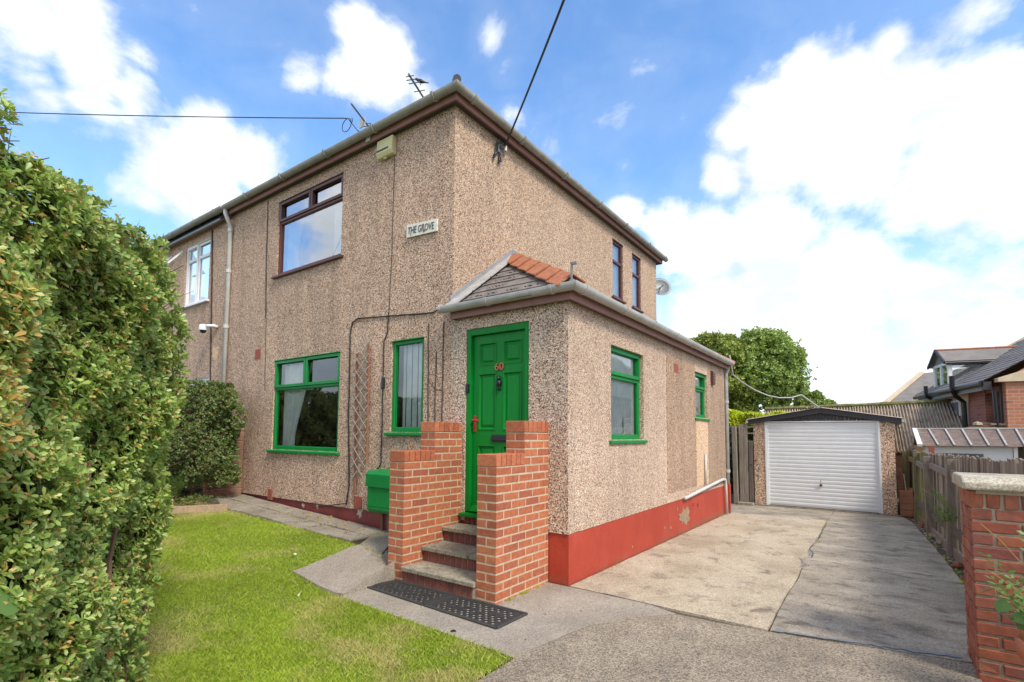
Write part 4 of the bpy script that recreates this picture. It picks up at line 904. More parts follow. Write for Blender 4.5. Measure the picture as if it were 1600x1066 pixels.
obj('body', body([(B+Vector((-0.110, -0.077, 0.072)), 0.0024), (B+Vector((-0.091, -0.063, 0.072)), 0.0072), (B+Vector((-0.083, -0.055, 0.072)), 0.0210), (B+Vector((-0.061, -0.044, 0.074)), 0.0276), (B+Vector((-0.039, -0.028, 0.055)), 0.0300), (B+Vector((-0.011, -0.006, 0.033)), 0.0450), (B+Vector((0.028, 0.022, 0.022)), 0.0450), (B+Vector((0.061, 0.044, 0.011)), 0.0300), (B+Vector((0.099, 0.072, 0.000)), 0.0168), (B+Vector((0.149, 0.110, -0.011)), 0.0120), (B+Vector((0.154, 0.116, -0.011)), 0.0006)]), 'bird_black', bd, smooth=True)
obj('leg', MB().tube([B+Vector((.02, .02, .0)), B+Vector((.02, .0, -.06))], .006, 5), 'bird_black', bd); obj('leg', MB().tube([B+Vector((.0, .03, .0)), B+Vector((.0, .03, -.06))], .006, 5), 'bird_black', bd)
# satellite dish at the far corner
ds = thing('satellite_dish', (-.02, 6.9, 4.8), 'small grey satellite dish on the far rear corner of the house', 'satellite dish')
dm = MB(); c = Vector((.0, 6.98, 4.80)); nd = Vector((.55, -.75, .35)).normalized(); e1 = nd.cross(Vector((0, 0, 1))).normalized(); e2 = nd.cross(e1)
for i in range(6):
    r_ = .24*i/5; dm.v += [tuple(c+e1*r_*math.cos(2*math.pi*j/20)+e2*r_*math.sin(2*math.pi*j/20)+nd*(r_*r_*1.2)) for j in range(20)]
for i in range(5):
    for j in range(20): dm.f.append((i*20+j, i*20+(j+1) % 20, (i+1)*20+(j+1) % 20, (i+1)*20+j))
o = obj('dish', dm, 'metal_grey', ds, smooth=True, fix=False); o.modifiers.new('solid', 'SOLIDIFY').thickness = .01
obj('arm', MB().tube([c, c+nd*.3-Vector((0, 0, .1))], .012, 6), 'metal_grey', ds); obj('bracket', MB().tube([c, (-.1, 6.8, 4.7)], .02, 6), 'metal_grey', ds)
# cable trough from extension gutter to garage
tag(obj('cable', MB().tube([(1.68, 6.05, 2.99), (1.69, 6.25, 2.63), (1.80, 6.5, 2.50), (1.97, 6.8, 2.36), (2.16, 7.11, 2.26), (2.34, 7.35, 2.22), (2.54, 7.59, 2.235), (2.68, 7.83, 2.30)], .013, 8).tube([(2.68, 7.83, 2.30), (3.0, 8.05, 2.02)], .016, 8), 'gutter_light', smooth=True), 'pale sheathed cable sagging from the extension gutter to the garage roof', 'cable')
# ------------------------------------------------------------------ brick piers and steps
def pier(x0, label):
    t = thing('brick_pier', (x0+.1075, -.42, 0), label, 'brick pier'); yf = -.84; zc = 1.149
    obj('mortar_core', MB().box((x0+.0022, yf+.0022, -.05), (x0+.2128, -.001, zc+.002)).box((x0+.0022, -.4175, zc), (x0+.2128, -.001, 1.449)), 'mortar', t)
    j = lambda: random.uniform(-.0008, .0008)
    for i in range(-4, 16):
        zt = zc-.075*i-.006; zb = zt-.063
        ys = yf if i >= 0 else -.42
        segs = []
        if i % 2 == 0:      # header front
            y = ys
            ln = .215
            while y < -.01:
                e = min(y+ln, -.0); 
                if e-y > .03: segs.append((y, e))
                y += ln+.01; ln = .215
        else:
            segs.append('F'); y = ys+.1125
            while y < -.01:
                e = min(y+.215, -.0)
                if e-y > .03: segs.append((y, e))
                y += .225
        for sgm in segs:
            if sgm == 'F': d = j(); block('brick', (x0+j(), ys+d, zb), (x0+.215, ys+.1025+d, zt), 'brick_new', t, .0035, .0006, .003); continue
            y0, y1 = sgm
            block('brick', (x0+j(), y0, zb), (x0+.1025, y1, zt), 'brick_new', t, .0035, .0006, .003)
            block('brick', (x0+.1125, y0, zb), (x0+.215+j(), y1, zt), 'brick_new', t, .0035, .0006, .003)
    for (ya, yb, z) in ((yf, -.42, zc), (-.42, 0, 1.449)):
        y = ya-.004
        while y < yb-.03:
            e = min(y+.065, yb); block('coping_brick', (x0-.002, y, z+.003), (x0+.217, e, z+.108+random.uniform(-.001, .001)), 'brick_new', t, .004, .0006, .002); y += .0735
    return t
pier(-.043, 'stepped red brick pier left of the entrance steps, next to the green meter box')
pier(1.097, 'stepped red brick pier right of the entrance steps, nearest the driveway')
st = thing('entrance_steps', (.63, -.4, 0), 'three worn stone steps with brick risers leading up to the green front door', 'steps')
sx0, sx1 = .176, 1.093
for k, (yy, z) in enumerate(((-.87, .15), (-.60, .30), (-.30, .45))):
    obj('mortar_core', MB().box((sx0, yy+.035, -.05), (sx1, -.02, z-.045)), 'mortar_old', st)
    cut = sx0+(.53, .62, .3)[k]
    obj('tread', MB().box((sx0+(.0 if k else -.0), yy, z-.042), (cut-.003, min(yy+.40, -.0), z)), 'step_stone', st, .006)
    obj('tread', MB().box((cut+.003, yy+.002, z-.042), (sx1-.001, min(yy+.40, -.0), z-.001)), 'step_stone', st, .006)
    x = sx0+.002
    while x < sx1-.03:
        block('riser_brick', (x, yy+.028, z-.15+(.0 if k else -.0)), (min(x+.065, sx1), yy+.10, z-.045), 'brick_riser', st, .003, .001, .004); x += .074
x = .24
while x < 1.05: block('riser_brick', (x, -.012, .452), (x+.065, .05, .527), 'brick_riser', st, .003, .001, .003); x += .074
# ------------------------------------------------------------------ mat
mt_ = thing('door_mat', (.85, -1.05, 0), 'black perforated rubber mat in two halves on the concrete before the steps', 'mat')
MQ = [(.045, -1.17), (1.635, -1.25), (1.645, -.865), (.115, -.865)]
def mq(s, t, z=0):
    a = (MQ[0][0]+(MQ[1][0]-MQ[0][0])*s, MQ[0][1]+(MQ[1][1]-MQ[0][1])*s); b = (MQ[3][0]+(MQ[2][0]-MQ[3][0])*s, MQ[3][1]+(MQ[2][1]-MQ[3][1])*s)
    return (a[0]+(b[0]-a[0])*t, a[1]+(b[1]-a[1])*t, z+.003)
for (s0, s1) in ((.0, .495), (.505, 1)):
    nx_, ny_ = 24, 10; lat = MB(); z1 = .006
    S = lambda i: s0+(s1-s0)*i/nx_; T = lambda j: j/ny_
    grid = {}
    for i in range(nx_):
        for j in range(ny_):
            edge = i < 2 or j < 1 or i >= nx_-2 or j >= ny_-1
            r_ = math.hypot((i-nx_/2+.5), (j-ny_/2+.5)); th = math.atan2(j-ny_/2+.5, i-nx_/2+.5)
            pat = (int(r_*1.0+1.2*math.sin(3*th)) % 2 == 0 and (i+j) % 2 == 0) or ((i in (2, 3, nx_-3, nx_-4) or j in (1, 2, ny_-2, ny_-3)) and (i+j) % 2 == 0)
            grid[i, j] = edge or not pat
    for (i, j), solid in grid.items():
        if not solid:
            q = [(S(i), T(j)), (S(i+1), T(j)), (S(i+1), T(j+1)), (S(i), T(j+1))]
            for k in range(4): a, b = q[k], q[(k+1) % 4]; lat.add([mq(*a, .0), mq(*b, .0), mq(*b, z1), mq(*a, z1)], [(0, 1, 2, 3)])
            continue
        rib = 0 if (i < 2 or j < 1 or i >= nx_-2 or j >= ny_-1) else random.uniform(-.0015, .0015)
        lat.add([mq(S(i), T(j), z1+rib), mq(S(i+1), T(j), z1+rib), mq(S(i+1), T(j+1), z1+rib), mq(S(i), T(j+1), z1+rib)], [(0, 1, 2, 3)])
    obj('mat_half', lat, 'rubber', mt_, fix=False)
    bd_ = MB(); b_ = .012
    for (p, q) in (((s0, 0), (s1, 0)), ((s1, 0), (s1, 1)), ((s1, 1), (s0, 1)), ((s0, 1), (s0, 0))): bd_.bar(mq(*p, .005), mq(*q, .005), .022, .013)
    obj('mat_rim', bd_, 'rubber_edge', mt_)
bs = thing('boot_scraper', (-.12, -.6, .2), 'small black iron boot scraper beside the left brick pier', 'boot scraper')
obj('hoop', MB().tube([(-.20, -.70, .20), (-.19, -.70, .27), (-.15, -.70, .305), (-.10, -.70, .30), (-.08, -.70, .26), (-.08, -.70, .2)], .011, 6), 'black_paint', bs, smooth=True)
obj('blade', MB().box((-.19, -.705, .24), (-.08, -.695, .275)), 'black_paint', bs); obj('prong', MB().tube([(-.19, -.70, .27), (-.22, -.76, .19)], .009, 6), 'black_paint', bs)
dl = MB()
for k in range(5):
    a = k*1.3; c = Vector((.03, -.62, 1.268)); d = Vector((math.cos(a)*.03, math.sin(a)*.02, .05+.01*k)); s_ = Vector((-math.sin(a), math.cos(a), .2))*.012
    dl.add([c, c+d*.5+s_, c+d, c+d*.5-s_], [(0, 1, 2, 3)])
tag(obj('dried_leaf', dl, 'dry_leaf'), 'curled dry yellow leaf lying on top of the left brick pier', 'leaf')
tag(obj('drain_cap', MB().lathe((1.41, -1.47, .003), [(0, .004), (.018, .004), (.022, 0)], 12), 'black_paint'), 'small dark stopper hole in the concrete in front of the mat', 'drain')
tag(obj('white_scrap', MB().add([(-.9, -1.35, .20), (-.86, -1.37, .215), (-.85, -1.33, .2), (-.89, -1.31, .21)], [(0, 1, 2, 3)]), 'white_wall'), 'scrap of white paper on the lawn near the tip of the concrete path', 'litter')
tag(obj('white_scrap', MB().add([(-.16, -1.75, .03), (-.13, -1.78, .05), (-.11, -1.75, .035), (-.14, -1.72, .05)], [(0, 1, 2, 3)]), 'white_wall'), 'tiny white scrap on the lawn below the path step', 'litter')

# ------------------------------------------------------------------ boundary pillar
pl = thing('boundary_pillar', (4.6, .1, 0), 'weathered old red brick garden pillar with a pale stone capping at the right edge', 'pillar')
px0, px1, py0, py1 = 4.40, 5.08, -.13, .33; PT = 1.115
obj('mortar_core', MB().box((px0+.012, py0+.012, -.1), (px1-.01, py1-.01, PT)), 'mortar_old', pl)
x = px0
while x < px1-.02:
    for (ya, yb) in ((py0, py0+.22), (py0+.235, py1)): block('brick', (x, ya, PT-.106), (min(x+.062, px1), yb, PT-.004), 'brick_old', pl, .006, .003, .012)
    x += .077
for i in range(16):
    zt = PT-.113-.0745*i; zb = zt-.062; x = px0-(0 if i % 2 else .112); bat = 0
    while x < px1-.03:
        a, e = max(x, px0), min(x+.212, px1)
        if e-a > .03:
            d = random.uniform(-.003, .004); block('brick', (a, py0+d, zb), (e, py0+.10, zt), 'brick_old', pl, .006, .0025, .008); block('brick', (a, py1-.10, zb), (e, py1, zt), 'brick_old', pl, .006, .0025, .008)
        x += .225
    y = py0+.112+(.0 if i % 2 else .0)
    while y < py1-.11:
        block('brick', (px0+random.uniform(-.002, .003), y, zb), (px0+.10, min(y+.215-(0 if i % 2 else .10), py1-.11), zt), 'brick_old', pl, .006, .0025, .008); y += .225-(0 if i % 2 else .10)
obj('mortar_smear', MB().box((px0+.03, py0-.003, PT-.02), (px1, py0+.03, PT+.004)), 'mortar_old', pl)
obj('capping', MB().prism([(px0-.035, py0-.05, PT+.004), (px0-.035, py0-.05, PT+.05), (px0-.035, py0+.02, PT+.082), (px0-.035, py1-.02, PT+.082), (px0-.035, py1+.05, PT+.05), (px0-.035, py1+.05, PT+.004)], (.9, 0, 0)), 'coping_stone', pl, .012)
pot = thing('potted_plant', (4.68, -.52, 0), 'terracotta pot of ferny green weeds and dry stems against the old pillar', 'plant')
obj('pot', MB().lathe((4.70, -.52, 0), [(0, 0.0), (.12, 0.0), (.165, .30), (.185, .30), (.19, .38), (.17, .385), (.16, .33), (0, .32)], 28), 'terracotta', pot, smooth=True)
obj('soil', MB().lathe((4.70, -.52, 0), [(.158, .345), (.08, .36), (0, .365)], 20), 'soil', pot)
def sprays(name, base, n, L, mat, parent, seed, droop=.35, pinn=9, dirx=None, spread=.9, wid=.012):
    r = random.Random(seed); mb = MB(); st_ = MB()
    for k in range(n):
        a = r.uniform(0, 2*math.pi); l = L*r.uniform(.55, 1.1); el = r.uniform(.45, 1.3)
        d = Vector((math.cos(a)*math.cos(el)*spread, math.sin(a)*math.cos(el)*spread, math.sin(el)))
        if dirx: d = (d*.5+Vector(dirx)).normalized()
        pts = [Vector(base)+Vector((r.uniform(-.06, .06), r.uniform(-.06, .06), 0))]
        for q in range(pinn):
            pts.append(pts[-1]+d*l/pinn); d = (d-Vector((0, 0, droop*l/pinn*1.6))).normalized()
        st_.tube(pts, .0022, 4, .001)
        for q in range(2, pinn+1):
            t_ = (pts[q]-pts[q-1]).normalized(); sd_ = t_.cross(Vector((0, 0, 1))).normalized(); u = sd_.cross(t_)
            ll = l*.22*math.sin(math.pi*(q/(pinn+1.5)))
            for s_ in (-1, 1):
                v = (sd_*s_+t_*.5+u*r.uniform(-.1, .3)).normalized()*ll; wv = t_*wid
                mb.add([pts[q], pts[q]+v*.5+wv, pts[q]+v, pts[q]+v*.5-wv], [(0, 1, 2, 3)])
    obj(name, mb, mat, parent, fix=False); obj('stem', st_, 'dry_leaf', parent)
sprays('foliage', (4.66, -.50, .36), 18, .42, 'weed_leaf', pot, 3); sprays('foliage', (4.72, -.5, .42), 12, .6, 'weed_leaf', pot, 5, droop=.2)
mb = MB()
for (c, r_) in (((4.47, -.52, .54), .035), ((4.52, -.56, .50), .03), ((4.55, -.50, .45), .03), ((4.60, -.60, .44), .035)):
    c = Vector(c); n_ = Vector((-.3, -.8, .5)).normalized(); e1 = n_.orthogonal().normalized(); e2 = n_.cross(e1)
    mb.add([c+n_*.004]+[c+(e1*math.cos(t)+e2*math.sin(t))*r_*(1+.12*math.cos(5*t)) for t in [k*math.pi/7 for k in range(14)]], [(0, k+1, (k+1) % 14+1) for k in range(14)])
obj('broad_leaf', mb, 'weed_leaf', pot, fix=False)
mb = MB()
for (a, b) in (((4.44, -.16, .92), (4.60, -.20, .72)), ((4.43, -.18, .52), (4.55, -.25, .60)), ((4.45, -.2, .66), (4.58, -.22, .55)), ((4.55, -.25, .60), (4.64, -.4, .45)), ((4.60, -.35, .75), (4.62, -.42, .42)), ((4.50, -.2, .57), (4.53, -.2, .48))):
    mid = (Vector(a)+Vector(b))/2+Vector((0, -.02, .015)); mb.tube([a, mid, b], .003, 5)
obj('dry_stem', mb, 'dry_leaf', pot)
iv = thing('ivy_sprig', (4.9, .1, 1.2), 'bright green leaves reaching in above the capping at the right edge', 'plant')
# ------------------------------------------------------------------ fence
fn = thing('picket_fence', (4.65, 4, 0), 'leaning grey timber picket fence with posts and rails along the right of the driveway', 'fence')
def fx(y): return 4.83-.018*(y-.4) if y < 3.3 else 4.778-.055*(y-3.3)
def fz(y): return -.04-.008*y
y = .42; k = 0
while y < 9.3:
    w = random.choice((.06, .075, .075, .09)); wide = 1.45 < y < 2.1 and random.random() < .7
    if wide: w = .13
    top = 1.26-(.018*max(0, y-1))+random.uniform(-.02, .02) if y < 5.2 else 1.19-.012*(y-5)+random.uniform(-.02, .02)
    if y > 6.5: top += .02
    xx = fx(y)+random.uniform(-.006, .006); lean = random.uniform(-.012, .012)
    m_ = random.choice(('wood_grey', 'wood_grey', 'wood_dark', 'wood_grey')) if y < 6.6 else random.choice(('wood_green', 'wood_grey', 'wood_green'))
    z0 = fz(y)+.1
    obj('picket', MB().hexa([(xx, y, z0), (xx+.016, y, z0), (xx+.016, y+w, z0), (xx, y+w, z0), (xx+.01, y+lean, top-.008), (xx+.026, y+lean, top-.008), (xx+.026, y+w+lean, top), (xx+.01, y+w+lean, top)]), m_, fn)
    y += w+random.uniform(.008, .022); k += 1
def post(x, y, top, lean, m_='wood_grey', w=.10): 
    obj('post', MB().hexa([(x-w/2, y-w/2, -.2), (x+w/2, y-w/2, -.2), (x+w/2, y+w/2, -.2), (x-w/2, y+w/2, -.2), (x-w/2+lean, y-w/2, top), (x+w/2+lean, y-w/2, top), (x+w/2+lean, y+w/2, top-.015), (x-w/2+lean, y+w/2, top-.015)]), m_, fn, .006)
post(4.66, 4.18, 1.16, .045); post(4.575, 5.93, 1.14, -.01); post(4.50, 7.5, 1.16, .02, 'wood_green'); post(4.40, 8.75, 1.16, .0, 'wood_green', .11)
post(4.92, 1.85, 1.24, 0, w=.12)
for (y0, y1, z0, z1, m_) in ((.45, 2.3, 1.0, 1.02, 'wood_grey'), (2.3, 4.2, .96, .99, 'wood_grey'), (4.2, 5.95, .96, 1.0, 'wood_grey'), (5.95, 7.5, .93, .97, 'wood_grey'), (7.5, 9.2, .98, 1.02, 'wood_green'), (.45, 4.2, .25, .27, 'wood_dark'), (4.2, 7.5, .25, .23, 'wood_dark')):
    obj('rail', MB().bar((fx(y0)-.03, y0, z0), (fx(y1)-.03, y1, z1), .045, .085), m_, fn, .006)
for (y0, y1) in ((.5, 2.4), (2.42, 4.12), (4.24, 5.88), (5.98, 7.44), (7.56, 8.7)):
    obj('gravel_board', MB().bar((fx(y0)-.05, y0, fz(y0)+.06), (fx(y1)-.05, y1, fz(y1)+.06), .025, .16), 'wood_grey' if y0 < 5 else 'wood_green', fn, .004)
labs = ['broken red brick lying at the foot of the nearest visible fence post', 'chipped brick half buried in soil by the gravel board next to the old pillar', 'loose brick on the driveway edge between the two nearer fence posts', 'mossy stone block lying against the middle fence post', 'small brick end on the soil strip by the third fence post']
for k, (x, y, a, lb) in enumerate(((4.66, 3.45, .3, labs[0]), (4.68, 2.75, 1.2, labs[1]), (4.63, 5.0, .2, labs[2]), (4.60, 5.55, .9, labs[3]), (4.52, 6.7, .5, labs[4]))):
    o = bpy.data.objects.new('loose_brick', chbox(.085, .15, .05, .01, ('brick_riser', 'brick_old', 'step_stone', 'step_stone', 'brick_riser')[k], .005)); link(o); o.location = (x, y, -.02); o.rotation_euler = (.1*k-.2, .15, a); tag(o, lb, 'brick', 'loose bricks along the fence foot')
gv = MB(); 
for k in range(260):
    y = random.uniform(.3, 7.8); x = (4.62 if y < 5 else 4.55-.06*(y-5))+abs(random.gauss(0, .05)); s_ = random.uniform(.008, .03)
    gv.lathe((x, y, fz(y)), [(0, -s_*.3), (s_, 0), (s_*.7, s_*.7), (0, s_)], 5)
tag(obj('rubble', gv, 'mortar_old'), 'scattered rubble and grit on the soil strip below the picket fence', 'rubble', kind='stuff')
wd = thing('fence_weed', (4.6, 3.8, 0), 'thin straggly weed with pale leaves growing across the picket fence', 'plant')
sprays('foliage', (4.62, 4.0, .35), 6, .42, 'weed_leaf', wd, 11, dirx=(-.25, -.5, .35), droop=.5); sprays('foliage', (4.66, 3.7, .6), 4, .3, 'weed_leaf', wd, 12, dirx=(-.2, -.3, .3), droop=.3)
sprays('foliage', (4.60, 1.2, -.02), 4, .12, 'weed_leaf', wd, 13)
# ------------------------------------------------------------------ garage
gr = thing('garage', (2.96, 8.1, -.08), 'concrete panel garage with white ribbed up-and-over door and black gable boards', 'garage')
GX0, GX1, GY, GB = 1.70, 4.22, 8.10, -.085
obj('wall', MB().box((GX0, GY, GB), (1.925, GY+.14, 1.74)), 'render_garage', gr); obj('wall', MB().box((3.995, GY, GB), (GX1, GY+.14, 1.74)), 'render_garage', gr)
obj('wall', MB().box((GX0, GY+.141, GB), (GX0+.08, 13, 1.74)).box((GX1-.08, GY+.141, GB), (GX1, 13, 1.74)).box((GX0+.081, 12.9, GB), (GX1-.081, 13, 1.74)), 'render_garage', gr)
obj('plinth', MB().box((GX0-.05, GY-.06, -.25), (GX1+.05, GY+.0, GB+.02)), 'paving', gr)
obj('door_frame', MB().box((1.926, GY-.01, GB+.02), (1.962, GY+.08, 1.755)).box((3.958, GY-.01, GB+.02), (3.994, GY+.08, 1.755)).box((1.963, GY-.01, 1.735), (3.957, GY+.08, 1.757)), 'white_frame', gr, .003)
gd = MB(); z = GB+.03; zt = 1.728; nr = 22; hgt = (zt-z)/nr
prof = []
for k in range(nr):
    zz = z+k*hgt; prof += [(GY+.03, zz), (GY+.03, zz+hgt*.30), (GY+.022, zz+hgt*.40), (GY+.018, zz+hgt*.9), (GY+.036, zz+hgt*.97)]
prof.append((GY+.03, zt))
for i in range(len(prof)-1):
    (ya, za), (yb, zb) = prof[i], prof[i+1]; gd.add([(1.99, ya, za), (3.93, ya, za), (3.93, yb, zb), (1.99, yb, zb)], [(0, 1, 2, 3)])
gdo = obj('garage_door', gd, 'door_white', gr, fix=False)
obj('door_rim', MB().box((1.963, GY+.005, GB+.025), (1.99, GY+.05, 1.733)).box((3.93, GY+.005, GB+.025), (3.957, GY+.05, 1.733)).box((1.99, GY+.005, 1.728), (3.93, GY+.05, 1.734)), 'white_frame', gdo)
obj('handle', MB().lathe((2.965, GY+.0, .43), [(0, -.035), (.024, -.03), (.026, .0), (.018, .02), (0, .025)], 10).tube([(2.965, GY+.02, .44), (2.965, GY-.03, .44)], .012, 8).tube([(2.965, GY-.02, .50), (2.965, GY-.015, .52)], .010, 8), 'brass', gdo, smooth=True)
AX, AZ, EZg = 3.0, 2.0, 1.75
x = 1.97
while x < 3.95:
    zt0 = EZg+.0+(AZ-.06-EZg)*(1-abs(x+.03-AX)/(1.35)); 
    obj('gable_board', MB().box((x, GY-.012+.004*(int(x*100) % 2), 1.76), (x+.062, GY+.03, zt0)), 'fascia_black', gr, .003); x += .066
for s_, xe in ((-1, 1.60), (1, 4.34)):
    obj('bargeboard', MB().hexa([(xe, GY-.06, EZg-.06), (AX, GY-.06, AZ-.08), (AX, GY-.035, AZ-.08), (xe, GY-.035, EZg-.06), (xe, GY-.06, EZg+.045), (AX, GY-.06, AZ+.03), (AX, GY-.035, AZ+.03), (xe, GY-.035, EZg+.045)]), 'fascia_black', gr, .004)
    cor = MB(); n_ = 40
    A_ = Vector((AX, 0, AZ+.035)); B_ = Vector((xe-.03*s_*-1, 0, EZg+.045))
    prev = None
    for q in range(n_*4+1):
        yy = GY-.09+q*(13.1-GY)/(n_*4); dz = .014*math.sin(q*math.pi/2)
        cor.v += [(A_.x, yy, A_.z+dz), (B_.x, yy, B_.z+dz)]
        if q: cor.f.append((2*q-2, 2*q-1, 2*q+1, 2*q))
    obj('roof_sheet', cor, 'asbestos', gr, fix=False)
    obj('gutter_end', MB().box((xe-.04 if s_ < 0 else xe, GY-.10, EZg-.03), (xe if s_ < 0 else xe+.04, 12.9, EZg+.03)), 'gutter_light', gr)
for k in range(7): obj('moss', MB().lathe((AX+random.uniform(-.25, .1), GY-.06, AZ+.02), [(0, 0), (.03, .01), (.02, .03), (0, .035)], 6), 'white_wall' if k % 2 else 'moss_strip', gr)
# crate beside the garage
cr_ = thing('wooden_crate', (4.37, 8.0, -.08), 'reddish brown planked wooden box between the garage and the fence', 'crate')
for k in range(4): obj('plank', MB().box((4.26, 7.98, -.07+k*.125), (4.50-.0*k, 8.0, .048+k*.125)), 'wood_red', cr_, .004)
obj('side', MB().hexa([(4.50, 7.98, -.07), (4.53, 7.98, -.07), (4.62, 8.5, -.07), (4.59, 8.5, -.07), (4.46, 7.98, .43), (4.49, 7.98, .43), (4.56, 8.5, .43), (4.53, 8.5, .43)]), 'wood_tan', cr_); obj('plank', MB().box((4.26, 8.5, -.07), (4.55, 8.53, .43)), 'wood_red', cr_)
tag(obj('leaning_board', MB().bar((4.40, 8.12, .0), (4.34, 8.16, .72), .11, .02, side=(0, 1, 0)), 'wood_tan'), 'pale board leaning upright behind the reddish wooden box', 'board')
# gate and fence between extension and garage
gt = thing('timber_gate', (1.5, 7.6, 0), 'old grey timber gate and side fence in the gap between extension and garage', 'gate')
y = 7.75
for k, x in enumerate((.80, .93, 1.06)):
    obj('board', MB().box((x, 8.03, -.06), (x+.11, 8.05, 1.42+.01*k)), 'wood_grey', gt)
obj('board', MB().box((1.17, 7.50, -.06), (1.20, 7.52, 1.40)), 'wood_grey', gt)
obj('post', MB().hexa([(1.30, 7.9, -.2), (1.39, 7.9, -.2), (1.39, 8.0, -.2), (1.30, 8.0, -.2), (1.28, 7.9, 1.66), (1.37, 7.9, 1.66), (1.37, 8.0, 1.66), (1.28, 8.0, 1.66)]), 'wood_grey', gt, .005)
for k, x in enumerate((1.41, 1.50, 1.60)):
    obj('board', MB().box((x, 8.0+.02*k, -.06), (x+.085, 8.022+.02*k, (1.70, 1.70, 1.30)[k])), ('wood_grey', 'wood_grey', 'wood_dark')[k], gt, .003)
for z in (1.30, 1.48, 1.62): obj('rail', MB().box((.8, 8.06, z), (1.70, 8.09, z+.03)), 'wood_green' if z < 1.4 else 'wood_grey', gt)
obj('latch', MB().box((1.62, 7.99, .78), (1.68, 8.0, .80)), 'black_paint', gt)
block('step_block', (1.38, 7.86, -.2), (1.70, 8.02, -.03), 'step_stone', None, .01).__setitem__('label', 'low concrete kerb block at the foot of the timber gate'); bpy.data.objects['step_block']['category'] = 'kerb'
# ------------------------------------------------------------------ sheds beyond
cs = thing('corrugated_shed', (4.2, 13, 0), 'long shed with a rusty mossy corrugated sheet roof behind the garage', 'shed')
ridgeL, ridgeR, eaveL, eaveR = Vector((1.0, 14, 2.27)), Vector((5.83, 14, 2.39)), Vector((1.1, 12, .96)), Vector((5.93, 12, 1.08))
ns = 10
for s_ in range(ns):
    cor = MB(); q0, q1 = s_/ns, (s_+1)/ns+.004; n_ = 56; lift = .012*(s_ % 2)
    for q in range(n_+1):
        t = q0+(q1-q0)*q/n_; dz = .034*math.sin(2*math.pi*q/n_*7+.4)
        a = ridgeL.lerp(ridgeR, t); b = eaveL.lerp(eaveR, t)
        cor.v += [tuple(a+Vector((0, -.5*dz, dz+lift))), tuple(b+Vector((0, -.5*dz, dz+lift)))]
        if q: cor.f.append((2*q-2, 2*q-1, 2*q+1, 2*q))
    obj('roof_sheet', cor, 'asbestos', cs, fix=False)
rm = MB()
for q in range(30): a = ridgeL.lerp(ridgeR, q/30); b = ridgeL.lerp(ridgeR, (q+1.05)/30); rm.tube([a+Vector((0, 0, .02)), b+Vector((0, 0, .02))], random.uniform(.07, .095), 6)
obj('ridge_capping', rm, 'moss_strip', cs)
obj('wall', MB().hexa([(1.3, 12.15, -.2), (5.8, 12.15, -.2), (5.75, 16, -.2), (1.3, 16, -.2), (1.3, 12.15, .95), (5.8, 12.15, 1.0), (5.75, 14.0, 2.2), (1.3, 14.0, 2.1)]), 'block_brown', cs)
obj('back_roof', MB().add([ridgeL, ridgeR, (6.0, 16, 1.2), (1.5, 16, 1.1)], [(0, 1, 2, 3)]), 'asbestos', cs, fix=False)
ws = thing('white_shed', (5.6, 9, 0), 'low white-walled shed with brown panelled roof and pale battens, behind the fence', 'shed')
e0, e1, r0, r1 = Vector((4.64, 8.45, 1.27)), Vector((7.6, 8.45, 1.29)), Vector((4.62, 9.6, 1.60)), Vector((7.9, 9.6, 1.61))
obj('roof', MB().add([e0, e1, r1, r0, r0+Vector((0, 1.2, -.35)), r1+Vector((0, 1.2, -.35))], [(0, 1, 2, 3), (3, 2, 5, 4)]), 'tile_far', ws, fix=False)
for k in range(13):
    t = k/12; a = e0.lerp(e1, t*.97+.0)+Vector((.02, 0, .014)); b = r0.lerp(r1, t*.97)+Vector((-.05, 0, .014)); 
    obj('batten', MB().bar(a, b, .028, .022, side=(1, 0, 0)), 'cement_fillet', ws)
obj('ridge_flashing', MB().bar(r0+Vector((-.02, 0, .015)), r1+Vector((0, 0, .015)), .09, .035, side=(0, 1, 0)), 'gutter_light', ws)
obj('verge', MB().bar(e0+Vector((-.02, -.02, .01)), r0+Vector((-.02, 0, .01)), .075, .05, side=(1, 0, 0)), 'white_upvc', ws)
obj('wall', MB().box((4.70, 8.6, -.2), (5.95, 9.4, 1.265)).box((6.15, 8.7, -.2), (7.5, 9.4, 1.265)), 'white_wall', ws)
obj('post', MB().box((5.96, 8.57, -.2), (6.01, 8.62, 1.27)), 'white_upvc', ws)
obj('gable', MB().prism([(4.68, 8.58, -.2), (4.68, 10.7, -.2), (4.68, 10.7, 1.3), (4.68, 9.6, 1.57), (4.68, 8.58, 1.25)], (.018, 0, 0)), 'cream_wall', ws)
obj('window_band', MB().box((4.88, 8.585, .98), (5.55, 8.598, 1.13)), 'slate_grey', ws); obj('window_sill', MB().box((4.85, 8.57, .93), (5.62, 8.599, .965)), 'white_upvc', ws)
jk = thing('junk_pile', (6.3, 8.3, 0), 'brown rotting boards heaped beyond the fence by the white shed', 'junk')
for k in range(7): obj('board', MB().bar((5.95+.12*k, 8.3, .3), (6.0+.12*k+random.uniform(-.05, .05), 8.35, 1.05+random.uniform(0, .12)), .10, .02, side=(1, 0, .1)), ('wood_red', 'wood_dark', 'wood_grey')[k % 3], jk)
tag(obj('small_post', MB().box((4.72, 7.9, 0), (4.80, 7.98, 1.27)), 'air_brick'), 'red brick coloured stub post against the gable of the white shed', 'post')
